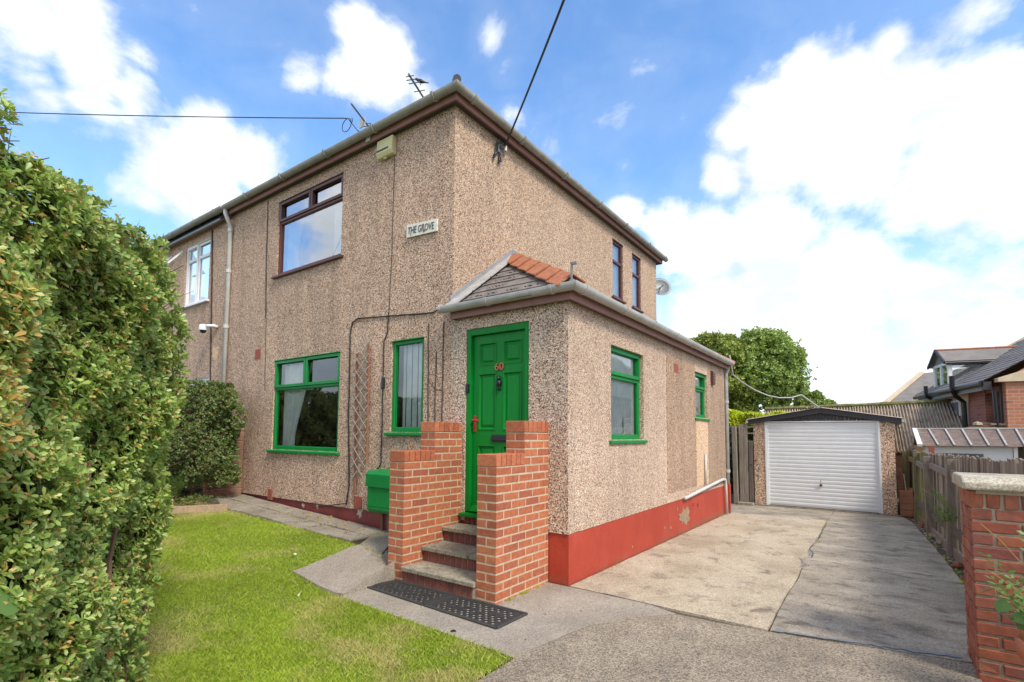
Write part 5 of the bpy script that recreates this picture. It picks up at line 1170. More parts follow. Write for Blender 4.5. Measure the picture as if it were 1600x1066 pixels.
# timber on scaffold behind
tp = thing('timber_pile', (6.5, 11, 1.6), 'stack of orange and brown timber planks lying before the brick house', 'timber')
for (a, b, w_, m_) in (((5.6, 11.0, 1.66), (8.3, 11.4, 1.62), .12, 'wood_tan'), ((5.75, 11.1, 1.71), (7.6, 11.0, 1.68), .08, 'wood_red'), ((6.0, 11.05, 1.735), (8.5, 11.3, 1.70), .09, 'wood_tan'), ((5.8, 11.2, 1.76), (6.9, 11.15, 1.74), .07, 'wood_tan')): obj('plank', MB().bar(a, b, w_, .035), m_, tp)
obj('support', MB().box((5.7, 10.95, -.2), (8.5, 11.45, 1.60)), 'block_brown', tp)
for (x, y) in ((5.78, 11.05), (6.3, 11.1)): obj('rubble_lump', MB().lathe((x, y, 1.72), [(0, -.02), (.09, 0), (.08, .05), (0, .08)], 7), 'mortar_old', tp)
# ------------------------------------------------------------------ brick house on the right
bh = thing('brick_house', (6.6, 13, 0), 'red brick house with slate roof, glazed dormer and black gutters on the right horizon', 'house')
O = Vector((6.25, 11.0, 0)); dn = Vector((-.20, 0.98, 0)).normalized(); ac = Vector((dn.y, -dn.x, 0))    # dn: away along the eaves, ac: to the right
def H(a, b, z): return O+dn*a+ac*b+Vector((0, 0, z))
def hb_(mb, a0, a1, b0, b1, z0, z1): return mb.hexa([H(a0, b0, z0), H(a0, b1, z0), H(a1, b1, z0), H(a1, b0, z0), H(a0, b0, z1), H(a0, b1, z1), H(a1, b1, z1), H(a1, b0, z1)])
def bricktex(name, c1, c2, mo, spot=None):
    mt, nt, b = newmat(name); tcn = nt.nodes.new('ShaderNodeTexCoord')
    sp = node(nt, 'ShaderNodeSeparateXYZ', {0: tcn.outputs['Object']})
    h = node(nt, 'ShaderNodeMath', {0: sp.outputs['X'], 1: sp.outputs['Y']}, operation='ADD').outputs[0]
    cv = node(nt, 'ShaderNodeCombineXYZ', {0: h, 1: sp.outputs['Z'], 2: 0.0}).outputs[0]
    br = node(nt, 'ShaderNodeTexBrick', {'Vector': cv, 'Color1': c1+(1,), 'Color2': c2+(1,), 'Mortar': mo+(1,), 'Scale': 1.0, 'Mortar Size': .006, 'Brick Width': .225, 'Row Height': .075, 'Bias': -.1})
    br.offset = .5
    col = br.outputs['Color']
    if spot:
        vs = node(nt, 'ShaderNodeTexBrick', {'Vector': cv, 'Color1': (0, 0, 0, 1), 'Color2': (1, 1, 1, 1), 'Mortar': (0, 0, 0, 1), 'Scale': 1.0, 'Mortar Size': .006, 'Brick Width': .225, 'Row Height': .075, 'Bias': -.75})
        col = mix(nt, vs.outputs['Color'], col, spot)
    nt.links.new(col, b.inputs['Base Color']); b.inputs['Roughness'].default_value = .9; bump(nt, b, br.outputs['Fac'], -.3, .01)
bricktex('brick_far', (.42, .17, .095), (.34, .13, .075), (.40, .30, .21), (.14, .09, .07)); bricktex('brick_far_dark', (.30, .11, .08), (.22, .085, .065), (.25, .18, .13), (.10, .07, .06))
# front gable stub and wall with porch recess
LE = 4.85
obj('wall', hb_(MB(), -.05, .12, .0, 4.5, -.2, 2.66), 'brick_far', bh)
obj('wall', hb_(MB(), .95, 1.9, -.02, .6, -.2, 2.6), 'brick_far_dark', bh)
obj('recess_wall', hb_(MB(), .12, .95, .62, .8, -.2, 2.7), 'brick_far_dark', bh); obj('cream_wall', hb_(MB(), 1.91, LE-.2, -.01, .3, -.2, 2.66), 'stone_cream', bh)
obj('glazed_door', hb_(MB(), .25, .85, .54, .60, .5, 2.15), 'slate_grey', bh)
for (a0, a1, z0, z1) in ((.20, .25, .5, 2.2), (.85, .90, .5, 2.2), (.25, .85, 2.15, 2.2), (.25, .85, 1.80, 1.84)):
    obj('door_frame', hb_(MB(), a0, a1, .50, .61, z0, z1), 'metal_grey', bh)
obj('porch_post', hb_(MB(), .13, .18, -.03, .03, -.2, 2.6), 'fascia_black', bh)
obj('lintel', hb_(MB(), .12, .94, .0, .12, 2.48, 2.60), 'brick_far_dark', bh)
obj('kneeler', MB().hexa([H(-.12, -.14, 2.66), H(-.12, .6, 2.66), H(.1, .6, 2.66), H(.1, -.14, 2.66), H(-.12, -.14, 2.74), H(-.12, .6, 3.0), H(.1, .6, 3.0), H(.1, -.14, 2.74)]), 'stone_cream', bh)
sl_ = .62
rz_ = lambda b: 2.70+sl_*(b+.32)
rfo = obj('roof', MB().add([H(.05, -.32, 2.70), H(LE, -.32, 2.70), H(LE, 3.6, rz_(3.6)), H(.05, 3.6, rz_(3.6)), H(LE, 7.5, 2.70), H(.05, 7.5, 2.70)], [(0, 1, 2, 3), (3, 2, 4, 5)]), 'slate_far', bh, fix=False)
for r in range(26):      # slates laid course by course
    b0 = -.33+r*.15
    for q in range(16):
        a0 = .05+q*.30-(.15 if r % 2 else 0)
        a1 = min(a0+.29, LE); a0 = max(a0, .05)
        if a1-a0 < .05: continue
        t0 = random.uniform(.022, .034)
        if r*16+q < 300: obj('slate', MB().add([H(a0, b0, rz_(b0)+t0), H(a1, b0, rz_(b0)+t0), H(a1, b0+.17, rz_(b0+.17)+.008), H(a0, b0+.17, rz_(b0+.17)+.008), H(a0, b0, rz_(b0)), H(a1, b0, rz_(b0))], [(0, 1, 2, 3), (4, 5, 1, 0)]), 'slate_far', rfo, fix=False)
obj('verge', MB().bar(H(LE, -.34, 2.72), H(LE, 3.6, rz_(3.6)+.03), .12, .06), 'stone_cream', bh)
obj('ridge', MB().tube([H(0, 3.6, rz_(3.6)+.02), H(LE, 3.6, rz_(3.6)+.02)], .08, 6), 'tile_far', bh)
for ag in (.04, LE-.1): obj('gable', MB().add([H(ag, -.1, 2.66), H(ag, 7.3, 2.66), H(ag, 3.6, rz_(3.6)-.06)], [(0, 1, 2)]), 'brick_far', bh, fix=False)
obj('wall', hb_(MB(), .0, LE-.2, 7.1, 7.3, -.2, 2.66), 'brick_far', bh); obj('wall', hb_(MB(), LE-.2, LE-.1, 0, 7.3, -.2, 2.66), 'stone_cream', bh)
obj('fascia', hb_(MB(), .2, LE-.05, -.30, -.26, 2.50, 2.66), 'metal_grey', bh); obj('gutter', MB().tube([H(.1, -.36, 2.65), H(LE, -.36, 2.65)], .06, 8), 'black_paint', bh)
obj('hopper', hb_(MB(), .05, .16, -.34, -.2, 2.50, 2.68), 'fascia_black', bh); obj('downpipe', MB().tube([H(.08, -.15, 2.5), H(.08, -.08, -.2)], .045, 8), 'black_paint', bh)
obj('downpipe', MB().tube([H(1.62, -.42, 2.98), H(1.62, -.42, 2.62), H(1.8, -.3, 2.48), H(1.95, -.10, 2.34), H(1.95, -.08, -.2)], .055, 8), 'black_paint', bh)
obj('downpipe', MB().tube([H(3.6, -.42, 2.9), H(3.6, -.42, 2.6), H(3.6, -.1, 2.4), H(3.5, -.08, .2)], .05, 8), 'black_paint', bh)
wn = obj('window', hb_(MB(), 2.4, 3.1, -.05, -.011, 2.0, 2.42), 'white_upvc', bh); obj('pane', hb_(MB(), 2.46, 3.04, -.06, -.052, 2.05, 2.37), 'slate_grey', wn)
# glazed dormer
D0, D1, B0_ = 3.35, 4.45, .02
dz0, dz1, dzr = 2.92, 3.48, 3.95
for (q0, q1, w0, w1) in ((D0-.05, D0+.05, dz0, dz1), (D1-.05, D1+.05, dz0, dz1), (D0-.1, D1+.1, dz1, dz1+.07), ((D0+D1)/2-.04, (D0+D1)/2+.04, dz0, dz1)):
    if q0 == D0-.05: dm_ = obj('dormer', hb_(MB(), q0, q1, B0_, B0_+.09, w0, w1), 'white_frame', bh)
    else: obj('dormer_frame', hb_(MB(), q0, q1, B0_, B0_+.09, w0, w1), 'white_frame', dm_)
obj('pane', hb_(MB(), D0+.06, D1-.06, B0_+.03, B0_+.05, dz0, dz1), 'glass_far', dm_)
for DD in (D0, D1):
    obj('side_pane', MB().add([H(DD, B0_+.1, dz0+.02), H(DD, .90, dz1), H(DD, B0_+.1, dz1)], [(0, 1, 2)]), 'glass_far', dm_, fix=False)
    obj('side_frame', MB().bar(H(DD, B0_+.1, dz0+.04), H(DD, .92, dz1+.02), .05, .06, side=tuple(dn)), 'metal_grey', dm_)
obj('eaves_board', hb_(MB(), D0-.12, D0-.06, B0_-.05, 1.0, dz1-.02, dz1+.08), 'fascia_black', dm_)
mid_ = (D0+D1)/2
obj('dormer_roof', MB().add([H(D0-.15, B0_-.08, dz1+.03), H(D0-.15, 1.05, dz1+.03), H(mid_, 1.75, dzr), H(mid_, B0_-.08, dzr), H(D1+.15, B0_-.08, dz1+.03), H(D1+.15, 1.05, dz1+.03)], [(0, 1, 2, 3), (3, 2, 5, 4)]), 'slate_far', dm_, fix=False)
obj('dormer_gable', MB().add([H(D0, B0_, dz1+.07), H(D1, B0_, dz1+.07), H(mid_, B0_, dzr-.05)], [(0, 1, 2)]), 'metal_grey', dm_, fix=False)
for DD in (D0-.15, D1+.15): obj('dormer_barge', MB().bar(H(DD, B0_-.1, dz1+.03), H(mid_, B0_-.1, dzr+.01), .04, .07), 'fascia_black', dm_)
obj('dormer_ridge', MB().tube([H(mid_, B0_-.1, dzr+.01), H(mid_, 1.8, dzr+.01)], .035, 6), 'tile_orange', dm_)
# farther roofs
def farroof(label, a, b, c, d, wall, name='house', m1='slate_far', m2='stone_cream'):
    t = thing(name, ((a[0]+b[0])/2, (a[1]+b[1])/2, 0), label, 'house')
    obj('roof', MB().add([a, b, c, d, Vector(d)+Vector((0, 5, -(d[2]-a[2]))), Vector(c)+Vector((0, 5, -(c[2]-b[2])))], [(0, 1, 2, 3), (3, 2, 5, 4)]), m1, t, fix=False)
    obj('verge', MB().bar(Vector(a)+Vector((0, -.05, .05)), Vector(d)+Vector((0, -.05, .05)), .25, .12), 'stone_cream', t)
    obj('wall', MB().hexa([(a[0], a[1]+.3, -.2), (b[0], b[1]+.3, -.2), (b[0], b[1]+9, -.2), (a[0], a[1]+9, -.2), (a[0], a[1]+.3, a[2]-.05), (b[0], b[1]+.3, b[2]-.05), (b[0], b[1]+9, b[2]-.05), (a[0], a[1]+9, a[2]-.05)]), m2, t)
    obj('gable', MB().add([(a[0], a[1]+.3, a[2]-.05), (d[0], d[1], d[2]-.05), (a[0], a[1]+9, a[2]-.05)], [(0, 1, 2)]), m2, t, fix=False)
    return t
farroof('distant grey roofed house peeping above the corrugated shed, left of the dormer', (4.3, 32, 3.3), (11, 33, 3.4), (11, 37, 5.9), (6.3, 36, 5.4), 0)
farroof('low distant roof just above the ridge of the garage', (1.3, 26, 2.6), (3.4, 26, 2.55), (3.4, 28, 3.0), (1.3, 28, 3.0), 0, m1='tile_far', m2='cream_wall')
# ------------------------------------------------------------------ brick pier and bush at the party line
bp = thing('brick_pier', (-4.55, -.3, .4), 'short brown block pier against the front wall, half hidden by the dark bush', 'brick pier')
for k in range(7):
    for q in range(2): block('block', (-4.62-.24*(q+1), -.62+.0*q, .36+k*.155), (-4.63-.24*q, -.02, .36+k*.155+.146), 'block_brown', bp, .006, .002, .004)
obj('mortar_core', MB().box((-5.09, -.61, .3), (-4.64, -.025, 1.44)), 'mortar_old', bp)

# ------------------------------------------------------------------ foliage
LF = np.array([(0, 0, 0), (-.13, .42, .04), (.13, .42, .04), (-.18, .76, .05), (.18, .76, .05), (0, 1.0, 0), (0, .45, 0), (0, .80, .01)], float)
LFF = [(0, 2, 6), (0, 6, 1), (6, 2, 4, 7), (1, 6, 7, 3), (7, 4, 5), (3, 7, 5)]
LQ = np.array([(0, 0, 0), (.28, .5, .04), (0, 1, 0), (-.28, .5, .04)], float); LQF = [(0, 1, 2), (0, 2, 3)]
def frames(N):
    N = N/np.linalg.norm(N, axis=1)[:, None]; A = np.cross(N, rng.normal(size=N.shape)); A /= np.linalg.norm(A, axis=1)[:, None]; return N, A, np.cross(N, A)
def rosettes(C, N, nl=8, L=.036, simple_=False, cup=.55):
    N, A, B = frames(N); n = len(C); T = LQ if simple_ else LF; out = np.zeros((n*nl, len(T), 3))
    for k in range(nl):
        th = 2*np.pi*k/nl*1.0+rng.uniform(-.3, .3, n); el = rng.uniform(.55, 1.15, n) if k % 3 == 0 else rng.uniform(-.05, .5, n)
        l = L*rng.uniform(.6, 1.15, n)
        D = (A*np.cos(th)[:, None]+B*np.sin(th)[:, None])*np.cos(el)[:, None]+N*np.sin(el)[:, None]
        S = np.cross(D, N); S /= np.linalg.norm(S, axis=1)[:, None]+1e-9; U = np.cross(S, D)
        roll_ = rng.normal(0, .28, n); S2 = S*np.cos(roll_)[:, None]+U*np.sin(roll_)[:, None]; U2 = np.cross(S2, D)
        o_ = C+N*rng.uniform(-.012, .012, n)[:, None]
        out[k::nl] = o_[:, None, :]+l[:, None, None]*(T[None, :, 0:1]*S2[:, None, :]*1.15+T[None, :, 1:2]*D[:, None, :]+T[None, :, 2:3]*U2[:, None, :])
    return out
# hedge at the left: a long clipped block seen along its face
tA = np.array([-.797, .603, 0]); nA = np.array([.603, .797, 0]); PA = np.array([2.30, -4.35, 0])
HT, HS0, HS1, HN = 2.45, -1.1, 2.28, -1.3
def bulge(z): return np.interp(z, [0, .45, .8, 1.3, 1.8, 2.1, 2.5], [-.30, -.36, -.20, -.08, .12, .0, -.5])
def lump(s, z): return .05*np.sin(s*5.1+z*3.3)+.04*np.sin(s*9.7-z*7.1+1.3)+.03*np.sin(z*13+s*4)
def hedge_pts(n, depth):
    P = []; Nn = []
    m1 = int(n*.62); s = rng.uniform(HS0, HS1+.12, m1); z = rng.uniform(.03, HT, m1); d = -rng.exponential(depth, m1)
    edge = np.clip((s-(HS1-.25+bulge(z)))/.35, 0, 1); top = np.clip((z-(HT-.30))/.35, 0, 1)
    nn = lump(s, z)+d-.22*edge**2-.25*top**2-.07*np.clip((.5-z)/.5, 0, 1)
    s2 = np.minimum(s, HS1+bulge(z)-.02)
    P.append(PA+tA*s2[:, None]+nA*nn[:, None]+np.array([0, 0, 1])*z[:, None]); Nn.append(nA[None]*(1-.6*top[:, None])+np.array([0, 0, 1])*(.55+.6*top[:, None])+tA*edge[:, None])
    m2 = int(n*.2); s = rng.uniform(HS0, HS1, m2); w = rng.uniform(HN, -.05, m2); d = rng.exponential(depth, m2)
    P.append(PA+tA*s[:, None]+nA*w[:, None]+np.array([0, 0, 1])*(HT+lump(s, w)-d)[:, None]); Nn.append(np.tile([.1, .1, 1.0], (m2, 1)))
    m3 = n-m1-m2; w = rng.uniform(HN, .05, m3); z = rng.uniform(.03, HT, m3); d = rng.exponential(depth, m3)
    fr_ = np.clip((w+.25)/.3, 0, 1)
    P.append(PA+tA*(HS1+bulge(z)+lump(w, z)-d-.15*fr_**2)[:, None]+nA*w[:, None]+np.array([0, 0, 1])*z[:, None]); Nn.append(tA[None]*np.ones((m3, 1))+np.array([0, 0, .25])+nA*.4*fr_[:, None])
    P = np.concatenate(P); Nn = np.concatenate(Nn)+rng.normal(0, .34, (len(P), 3))
    return P, Nn
hg = thing('hedge', (1.0, -4.2, 0), 'tall clipped hedge of small glossy rounded leaves with orange tips filling the left side', 'hedge')
hoff = np.array(BASE[hg.name])
def hpt(s, n, z): return tuple(PA+tA*s+nA*n+np.array([0, 0, z]))
core = MB(); rows = []
for (z, ins) in ((.02, .26), (.5, .22), (1.2, .16), (1.8, .14), (2.15, .18), (2.27, .34)):
    b_ = float(bulge(z)); rows.append([hpt(HS0, -ins, z), hpt(HS1+b_-ins-.1, -ins, z), hpt(HS1+b_-ins, -ins-.12, z), hpt(HS1+b_-ins, HN+.1, z), hpt(HS0, HN+.1, z)])
for r_ in rows: core.v += r_
for i in range(len(rows)-1):
    for j in range(5): core.f.append((i*5+j, i*5+(j+1) % 5, (i+1)*5+(j+1) % 5, (i+1)*5+j))
core.f.append(tuple(len(core.v)-5+j for j in range(5)))
obj('twiggy_core', core, 'bark', hg)
P, Nn = hedge_pts(25000, .035)
P += np.array([0, 0, 0]); 
dist = np.linalg.norm(P-np.array(CAM), axis=1); rel = (P-np.array(CAM))@np.array(fw)
uu = 800+793.18*((P-np.array(CAM))@np.array(r2))/np.maximum(rel, .01); okv = (rel > .3) & (uu > -40)
front = ((P-PA)@nA > -.06)
order = np.argsort(np.where(okv & front, dist, 99)); near = order[:280]; rest = np.setdiff1d(np.arange(len(P)), near)
V = rosettes(P[rest]-hoff, Nn[rest], 8, .037)
tag(npmesh('leaves', V, LFF, 0, 'hedge_leaf', hg), kind='stuff')
bsel = rng.random(len(P)) < .45; bn = Nn[bsel]/np.linalg.norm(Nn[bsel], axis=1)[:, None]
tag(npmesh('bud_leaves', rosettes(P[bsel]-hoff+bn*.016, bn, 3, .017, True), LQF, 0, 'hedge_bud', hg), kind='stuff')
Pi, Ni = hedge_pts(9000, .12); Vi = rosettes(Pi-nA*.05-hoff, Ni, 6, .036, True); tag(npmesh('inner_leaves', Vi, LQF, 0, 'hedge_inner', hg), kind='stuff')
tmpl = []
for k in range(8):
    Vt = rosettes(np.zeros((1, 3)), np.array([[0, 0, 1.0]]), 8, .037); o_ = npmesh('leaf_sprig', Vt, LFF, 0, 'hedge_leaf'); tmpl.append(o_.data); bpy.data.objects.remove(o_)
for i in near:
    o_ = bpy.data.objects.new('leaf_sprig', random.choice(tmpl)); link(o_); o_.parent = hg; o_.location = P[i]-hoff
    o_.rotation_euler = (Vector(Nn[i]).to_track_quat('Z', 'Y') @ Matrix.Rotation(random.uniform(0, 6.28), 3, 'Z').to_quaternion()).to_euler()
# twigs, some poking out
tw = MB()
for k in range(420):
    s = random.uniform(-.8, HS1); z = random.uniform(.05, HT-.05); a = Vector(hpt(s, -.16+float(lump(s, z)), z)); d = Vector(nA)*random.uniform(.3, 1)+Vector(tA)*random.uniform(-.7, .7)+Vector((0, 0, random.uniform(-.1, .9)))
    tw.tube([a, a+d.normalized()*.09, a+d.normalized()*.17+Vector((0, 0, .015))], .0035, 4, .0015)
for k in range(4):
    s = HS1-.9+k*.24; a = Vector(hpt(s, -.06, .02)); pts = [a+Vector((random.uniform(-.02, .02), random.uniform(-.02, .02), .16*q)) for q in range(9)]; tw.tube(pts, .018, 6, .008)
for k in range(34):      # shoots above the clipped top and beyond the end
    s = random.uniform(.9, HS1-.2); 
    if k % 3: a = Vector(hpt(s, random.uniform(-.5, -.1), HT-.08)); d = Vector((random.uniform(-.5, .3), random.uniform(0, .5), random.uniform(.5, 1))).normalized()
    else: z = random.uniform(.7, 2.3); a = Vector(hpt(HS1+float(bulge(z))-.08, random.uniform(-.3, -.05), z)); d = (Vector(tA)+Vector((0, 0, random.uniform(-.1, .7)))).normalized()
    l = random.uniform(.10, .26); pts = [a, a+d*l*.5, a+d*l+Vector((0, 0, -.02))]; tw.tube(pts, .003, 4, .0012)
    n_ = int(l/.025); C_ = np.array([tuple(a+d*l*q/n_) for q in range(n_)]); SH = rosettes(C_-hoff, np.tile(np.array(d), (n_, 1)), 3, .024)
    tag(npmesh('shoot_leaves', SH, LFF, 0, 'hedge_leaf', hg), kind='stuff')
tag(obj('twigs', tw, 'twig', hg), kind='stuff')
# ivy leaf low left in the hedge
ivl = MB(); c = Vector(hpt(.62, .06, .93)); n_ = Vector(nA)*.8+Vector((0, 0, .5)); n_.normalize(); e1 = Vector(tA); e2 = n_.cross(e1)
sh = [(0, -.05), (.03, -.045), (.06, -.01), (.035, .01), (.045, .045), (.015, .04), (0, .085), (-.015, .04), (-.045, .045), (-.035, .01), (-.06, -.01), (-.03, -.045)]
ivl.add([c]+[c+e1*a+e2*b for a, b in sh], [(0, k+1, (k+1) % 12+1) for k in range(12)]); obj('ivy_leaf', ivl, 'weed_leaf', hg, fix=False)
# dark bush by the wall
bu = thing('bush', (-4.7, -1.5, .4), 'dark rounded bush in front of the house wall, left of the large green window', 'bush'); boff = np.array(BASE[bu.name])
def bushpts(n, depth):
    # rounded block: x -6..-4.35, y -4.4..-.35, z .45..2.2
    th = rng.uniform(0, 1, n); P = np.zeros((n, 3)); Nn = np.zeros((n, 3)); f = rng.random(n)
    y = rng.uniform(-4.2, -.25, n); z = rng.uniform(.62, 2.22, n); x = rng.uniform(-6.2, -4.35, n)
    a = f < .52; b = (f >= .52) & (f < .72); c_ = f >= .72
    top = np.clip((z-1.75)/.5, 0, 1); low = np.clip((.9-z)/.4, 0, 1); d = rng.exponential(depth, n)
    P[a] = np.stack([-4.22-.42*top[a]**2-.12*low[a]+.09*np.sin(y[a]*4+z[a]*5)+.06*np.sin(y[a]*11-z[a]*9)-d[a], y[a], z[a]], 1); Nn[a] = (1, .0, .35)
    P[b] = np.stack([x[b], y[b], 2.2+.09*np.sin(x[b]*5+y[b]*4)+.05*np.sin(y[b]*13)-.35*np.clip((x[b]+4.9)/.5, 0, 1)**2-d[b]], 1); Nn[b] = (.1, 0, 1)
    P[c_] = np.stack([x[c_]*1.0, -.22-.25*top[c_]**2-.12*np.clip((x[c_]+4.7)/.3, 0, 1)-d[c_]*.6+.04*np.sin(z[c_]*6), z[c_]], 1); Nn[c_] = (.2, 1, .3)
    return P, Nn+rng.normal(0, .45, (n, 3))
P, Nn = bushpts(9000, .05); tag(npmesh('leaves', rosettes(P-boff, Nn, 8, .042, True), LQF, 0, 'bush_leaf', bu), kind='stuff')
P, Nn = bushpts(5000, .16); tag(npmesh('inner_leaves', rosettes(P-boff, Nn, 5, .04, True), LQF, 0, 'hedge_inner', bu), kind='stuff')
obj('twiggy_core', MB().hexa([(-6.0, -4.1, .55), (-4.62, -4.1, .55), (-4.66, -.55, .55), (-6.0, -.5, .55), (-6, -4.0, 2.0), (-4.85, -4.0, 1.98), (-4.85, -.62, 1.98), (-6, -.5, 2.0)]), 'bark', bu)
tw = MB()
for k in range(200):
    y = random.uniform(-3, -.3); z = random.uniform(.4, 1.0); a = Vector((-4.62, y, z)); d = Vector((random.uniform(.2, .6), random.uniform(-.5, .5), random.uniform(-.5, .9))).normalized(); tw.tube([a, a+d*random.uniform(.1, .3)], .005, 4, .002)
for k in range(8): tw.tube([(-4.7+random.uniform(-.1, .1), -.6-.4*k, .35), (-4.7, -.6-.4*k, .9)], .025, 6)
tag(obj('twigs', tw, 'twig', bu), kind='stuff')
tag(npmesh('ground_leaves', rosettes(np.stack([rng.uniform(-4.6, -3.9, 420), rng.uniform(-2.4, -.7, 420), rng.uniform(.42, .5, 420)], 1), np.tile([0, 0, 1.0], (420, 1))+rng.normal(0, .5, (420, 3)), 5, .035, True), LQF, 0, 'bush_leaf'), 'low dark leaves and weeds on the soil under the bush', 'ground cover', kind='stuff')
fe = thing('fern', (-4.25, -1.1, .42), 'pale green fern growing at the foot of the dark bush', 'fern'); sprays('foliage', (-4.25, -1.15, .48), 12, .42, 'weed_leaf', fe, 21, droop=.6, dirx=(.4, -.2, .5)); 
bw = thing('yellow_green_sprig', (-4.2, -.9, 1.2), 'bright yellow-green weed sprig leaning out of the dark bush', 'plant'); sprays('foliage', (-4.3, -1.2, 1.30), 5, .4, 'weed_leaf', bw, 23, dirx=(.35, .75, .15), droop=.2); sprays('foliage', (-4.25, -.45, .85), 6, .2, 'weed_leaf', bw, 25, dirx=(.5, .3, -.1), wid=.02)
# trees
def tree(base, blobs, label, mat, n=16000, size=.13, seed=1, cat='tree', group=None, trunk=.22):
    r = np.random.default_rng(seed); t = thing('tree', base, label, cat, group); off = np.array(base)
    tot = sum(b[3]**2 for b in blobs); Ps = []; Ns = []
    for (x, y, z, rad) in blobs:
        m_ = int(n*rad**2/tot); d = r.normal(size=(m_, 3)); d /= np.linalg.norm(d, axis=1)[:, None]
        # clumps on the shell
        q = rad*(1-.30*r.random(m_)**1.5+.22*(r.random(m_) > .82)*r.random(m_))*(1+.16*np.sin(d[:, 0]*7+x)*np.sin(d[:, 1]*6+y)*1.5+.10*np.sin(d[:, 2]*11+z))
        Ps.append(np.array([x, y, z])+d*q[:, None]*np.array([1, 1, .82])); Ns.append(d)
    P = np.concatenate(Ps); Nn = np.concatenate(Ns)
    keep = (np.sin(P[:, 0]*3.1+seed)+np.sin(P[:, 1]*2.7)+np.sin(P[:, 2]*3.9+1.7*seed)+r.normal(0, .7, len(P))) > -.75
    P, Nn = P[keep], Nn[keep]
    V = rosettes(P-off, Nn+r.normal(0, .5, Nn.shape), 4, size, True); tag(npmesh('crown', V, LQF, 0, mat, t), kind='stuff')
    tk = MB(); c = Vector(blobs[0][:3]); tk.tube([Vector(base), Vector(base).lerp(Vector((base[0], base[1], c.z)), .5)+Vector((.1, 0, 0)), (base[0], base[1], c.z)], trunk, 8, trunk*.4); obj('trunk', tk, 'bark', t)
    lb = MB()
    for b in blobs: lb.tube([Vector((base[0], base[1], base[2]+(c.z-base[2])*.45)), (Vector((base[0], base[1], c.z))+Vector(b[:3]))/2-Vector((0, 0, b[3]*.3)), Vector(b[:3])+Vector((0, 0, b[3]*.3))], trunk*.4, 6, .02)
    obj('limb', lb, 'bark', t); return t
def cluster(cx, cy, cz, rx, rz, n, seed):
    r = random.Random(seed); out = [(cx, cy, cz, rx*.5)]
    for k in range(n):
        a = r.uniform(0, 2*math.pi); h = r.uniform(-1, 1); q = math.sqrt(max(0, 1-h*h))
        out.append((cx+rx*.68*math.cos(a)*q, cy+rx*.5*math.sin(a)*q, cz+rz*.72*h, rx*r.uniform(.18, .36)))
    return out
tree((-3.4, 24, 0), cluster(-3.0, 24, 4.95, 2.0, 2.1, 32, 2)+cluster(-1.9, 24.3, 3.6, 1.5, 1.5, 16, 4)+cluster(-4.8, 24.5, 4.5, 1.5, 1.7, 14, 9), 'leafy tree with yellowish green crown, just right of the extension gutter', 'tree_leaf_light', 30000, .15, 3)
tree((-.5, 25.5, 0), cluster(-1.0, 25.0, 4.75, 2.4, 2.4, 50, 5), 'dense dark green tree with rounded crown behind the garage, right of the yellower one', 'tree_leaf', 26000, .15, 7)
tree((1.5, 26.5, 0), cluster(1.35, 26.5, 2.9, .95, 1.1, 14, 8), 'small low tree crown peeping up right of the dense dark one', 'tree_leaf', 6000, .12, 11)
tree((-6.0, 27, 0), cluster(-5.5, 27, 3.8, 2.4, 2.2, 12, 15), 'shaded tree mass farther left, mostly hidden behind the extension', 'tree_leaf', 9000, .17, 13)
# golden conifer hedge
ch_ = thing('conifer_hedge', (1.0, 10.8, 0), 'bright yellow-green clipped conifer hedge behind the timber gate', 'hedge'); coff = np.array(BASE[ch_.name])
n = 16000; x = rng.uniform(-2.5, 2.15, n); y = rng.uniform(10.2, 11.2, n); f = rng.random(n); 
tp_ = 2.04+.05*np.sin(x*3)+.03*np.sin(x*11); zt_ = tp_-rng.exponential(.05, n); fz_ = f < .5
P = np.where(fz_[:, None], np.stack([x, 10.15+.05*np.sin(x*7)+rng.exponential(.04, n), .1+(tp_-.1)*rng.random(n)**.7], 1), np.stack([x, y, zt_], 1))
Nn = np.where(fz_[:, None], np.array([[0, -1, .6]]), np.array([[0, -.2, 1.0]]))+rng.normal(0, .35, (n, 3))
up_ = P[:, 2] > tp_-.33-.12*rng.random(n)
tag(npmesh('golden_foliage', rosettes(P[up_]-coff, Nn[up_], 5, .07, True), LQF, 0, 'conifer_leaf', ch_), kind='stuff'); tag(npmesh('lower_foliage', rosettes(P[~up_]-coff, Nn[~up_], 5, .07, True), LQF, 0, 'conifer_dark', ch_), kind='stuff')
obj('core', MB().box((-2.4, 10.3, -.1), (2.05, 11.1, 1.9)), 'bark', ch_)
# bright leaves at the right edge above the capping
sprays('foliage', (4.86, .05, 1.50), 10, .14, 'weed_leaf', iv, 31, wid=.018); obj('stem', MB().tube([(4.9, .1, 1.19), (4.9, .1, 1.52)], .004, 5), 'twig', iv)
# fallen leaves and grit on the drive
lv = MB()
for k in range(240):
    y = random.choice((random.uniform(-2.5, 6), random.uniform(-.8, .0), random.uniform(-2.6, -1.2))); x = random.uniform(1.0, 4.3)
    if y > 0: x = random.choice((random.uniform(1.58, 2.0), random.uniform(1.58, 4.4)))
    if y < -1.5 and x < 2.1: continue
    s_ = random.uniform(.004, .012); a = random.uniform(0, 6.28); z = road_z(y)+.007
    if y < 0 and y > -1.3 and x < 1.7: continue
    c = Vector((x, y, z)); d = Vector((math.cos(a), math.sin(a), 0))*s_; e = Vector((-math.sin(a), math.cos(a), 0))*s_*.5
    lv.add([c-d, c+e+Vector((0, 0, s_*.4)), c+d, c-e], [(0, 1, 2), (0, 2, 3)])
tag(obj('fallen_leaves', lv, 'twig', fix=False), 'tiny dry leaves and grit scattered on the driveway concrete', 'leaves', kind='stuff')
lv = MB()
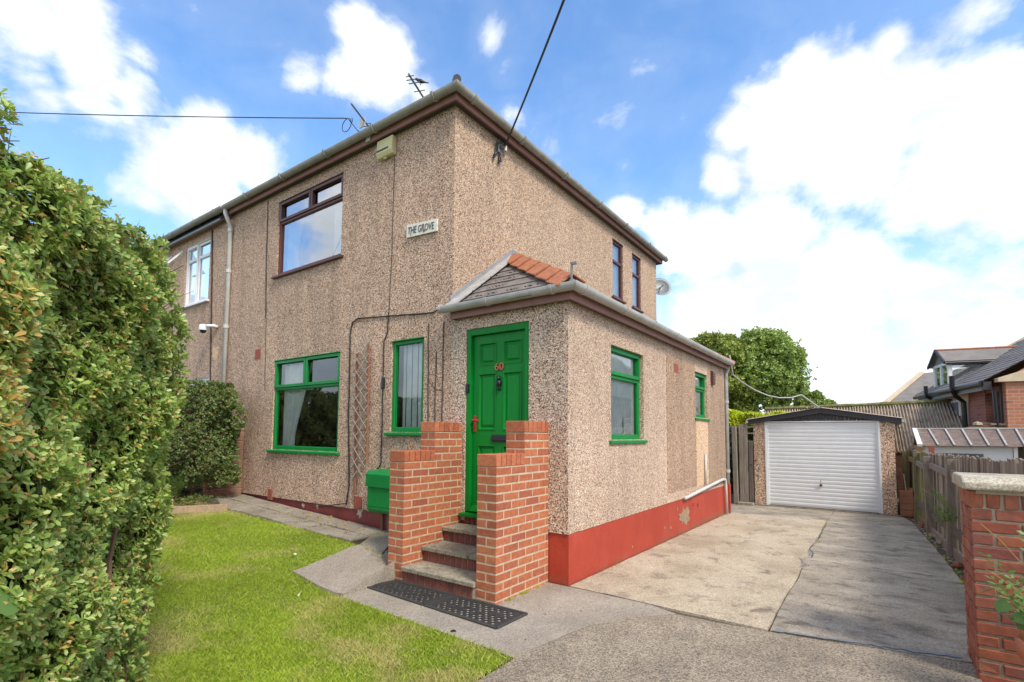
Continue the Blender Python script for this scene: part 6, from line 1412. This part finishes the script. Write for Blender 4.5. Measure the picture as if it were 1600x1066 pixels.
for k in range(60):
    x = random.uniform(-3.4, -1.2); y = random.uniform(-.5, -.1); c = Vector((x, y, lawn_h(x, 0)+.012)); s_ = random.uniform(.01, .028); a = random.uniform(0, 6.28)
    d = Vector((math.cos(a), math.sin(a), .2))*s_; e = Vector((-math.sin(a), math.cos(a), .3))*s_*.5; lv.add([c-d, c+e, c+d, c-e], [(0, 1, 2), (0, 2, 3)])
tag(obj('fallen_leaves', lv, 'dry_leaf', fix=False), 'brown dead leaves collected along the plinth under the large green window', 'leaves', kind='stuff')

# grass and weeds rooted in the joints
def tufts(lines, n, hmin, hmax, label):
    pts = []; 
    for k in range(n):
        (x0, y0), (x1, y1) = random.choice(lines); t = random.random()
        c = math.sin(t*23+x0*7)+math.sin(t*51+y0)*.6
        if c < .3: continue
        pts.append((x0+(x1-x0)*t+random.gauss(0, .006), y0+(y1-y0)*t+random.gauss(0, .006)))
    P = np.array(pts); n = len(P); a = rng.uniform(0, 6.28, n); h = rng.uniform(hmin, hmax, n); w = rng.uniform(.0012, .0028, n)
    z = np.array([(road_z(y) if x > .06 else raised(x, y))-.004 for x, y in pts]); lx, ly = rng.normal(0, .6, n)*h, rng.normal(0, .6, n)*h; ca, sa = np.cos(a)*w, np.sin(a)*w
    V = np.zeros((n, 4, 3)); V[:, 0] = np.stack([P[:, 0]-ca, P[:, 1]-sa, z], 1); V[:, 1] = np.stack([P[:, 0]+ca, P[:, 1]+sa, z], 1)
    V[:, 2] = np.stack([P[:, 0]+ca*.6+lx*.4, P[:, 1]+sa*.6+ly*.4, z+h*.6], 1); V[:, 3] = np.stack([P[:, 0]+lx, P[:, 1]+ly, z+h], 1)
    tag(npmesh('weeds', V, [(0, 1, 2), (0, 2, 3)], 0, 'grass_blade'), label, 'weeds', kind='stuff')
tufts([((1.56, .02), (1.56, 6.2)), ((1.33, -.82), (1.33, -.02)), ((3.25, 3.6), (3.18, 6.4)), ((4.56, .6), (4.62, 3)), ((4.62, 3), (4.5, 6))], 2600, .01, .035, 'small weeds growing along the foot of the red plinth and driveway edges')
tufts([((-.91, -.35), (-.91, -.04)), ((-5, -.365), (-.9, -.365)), ((-.64, -.7), (-.06, -.86)), ((-2.1, -.7), (-2.1, -.05))], 1500, .008, .025, 'tiny weeds between the paving slabs below the front wall')
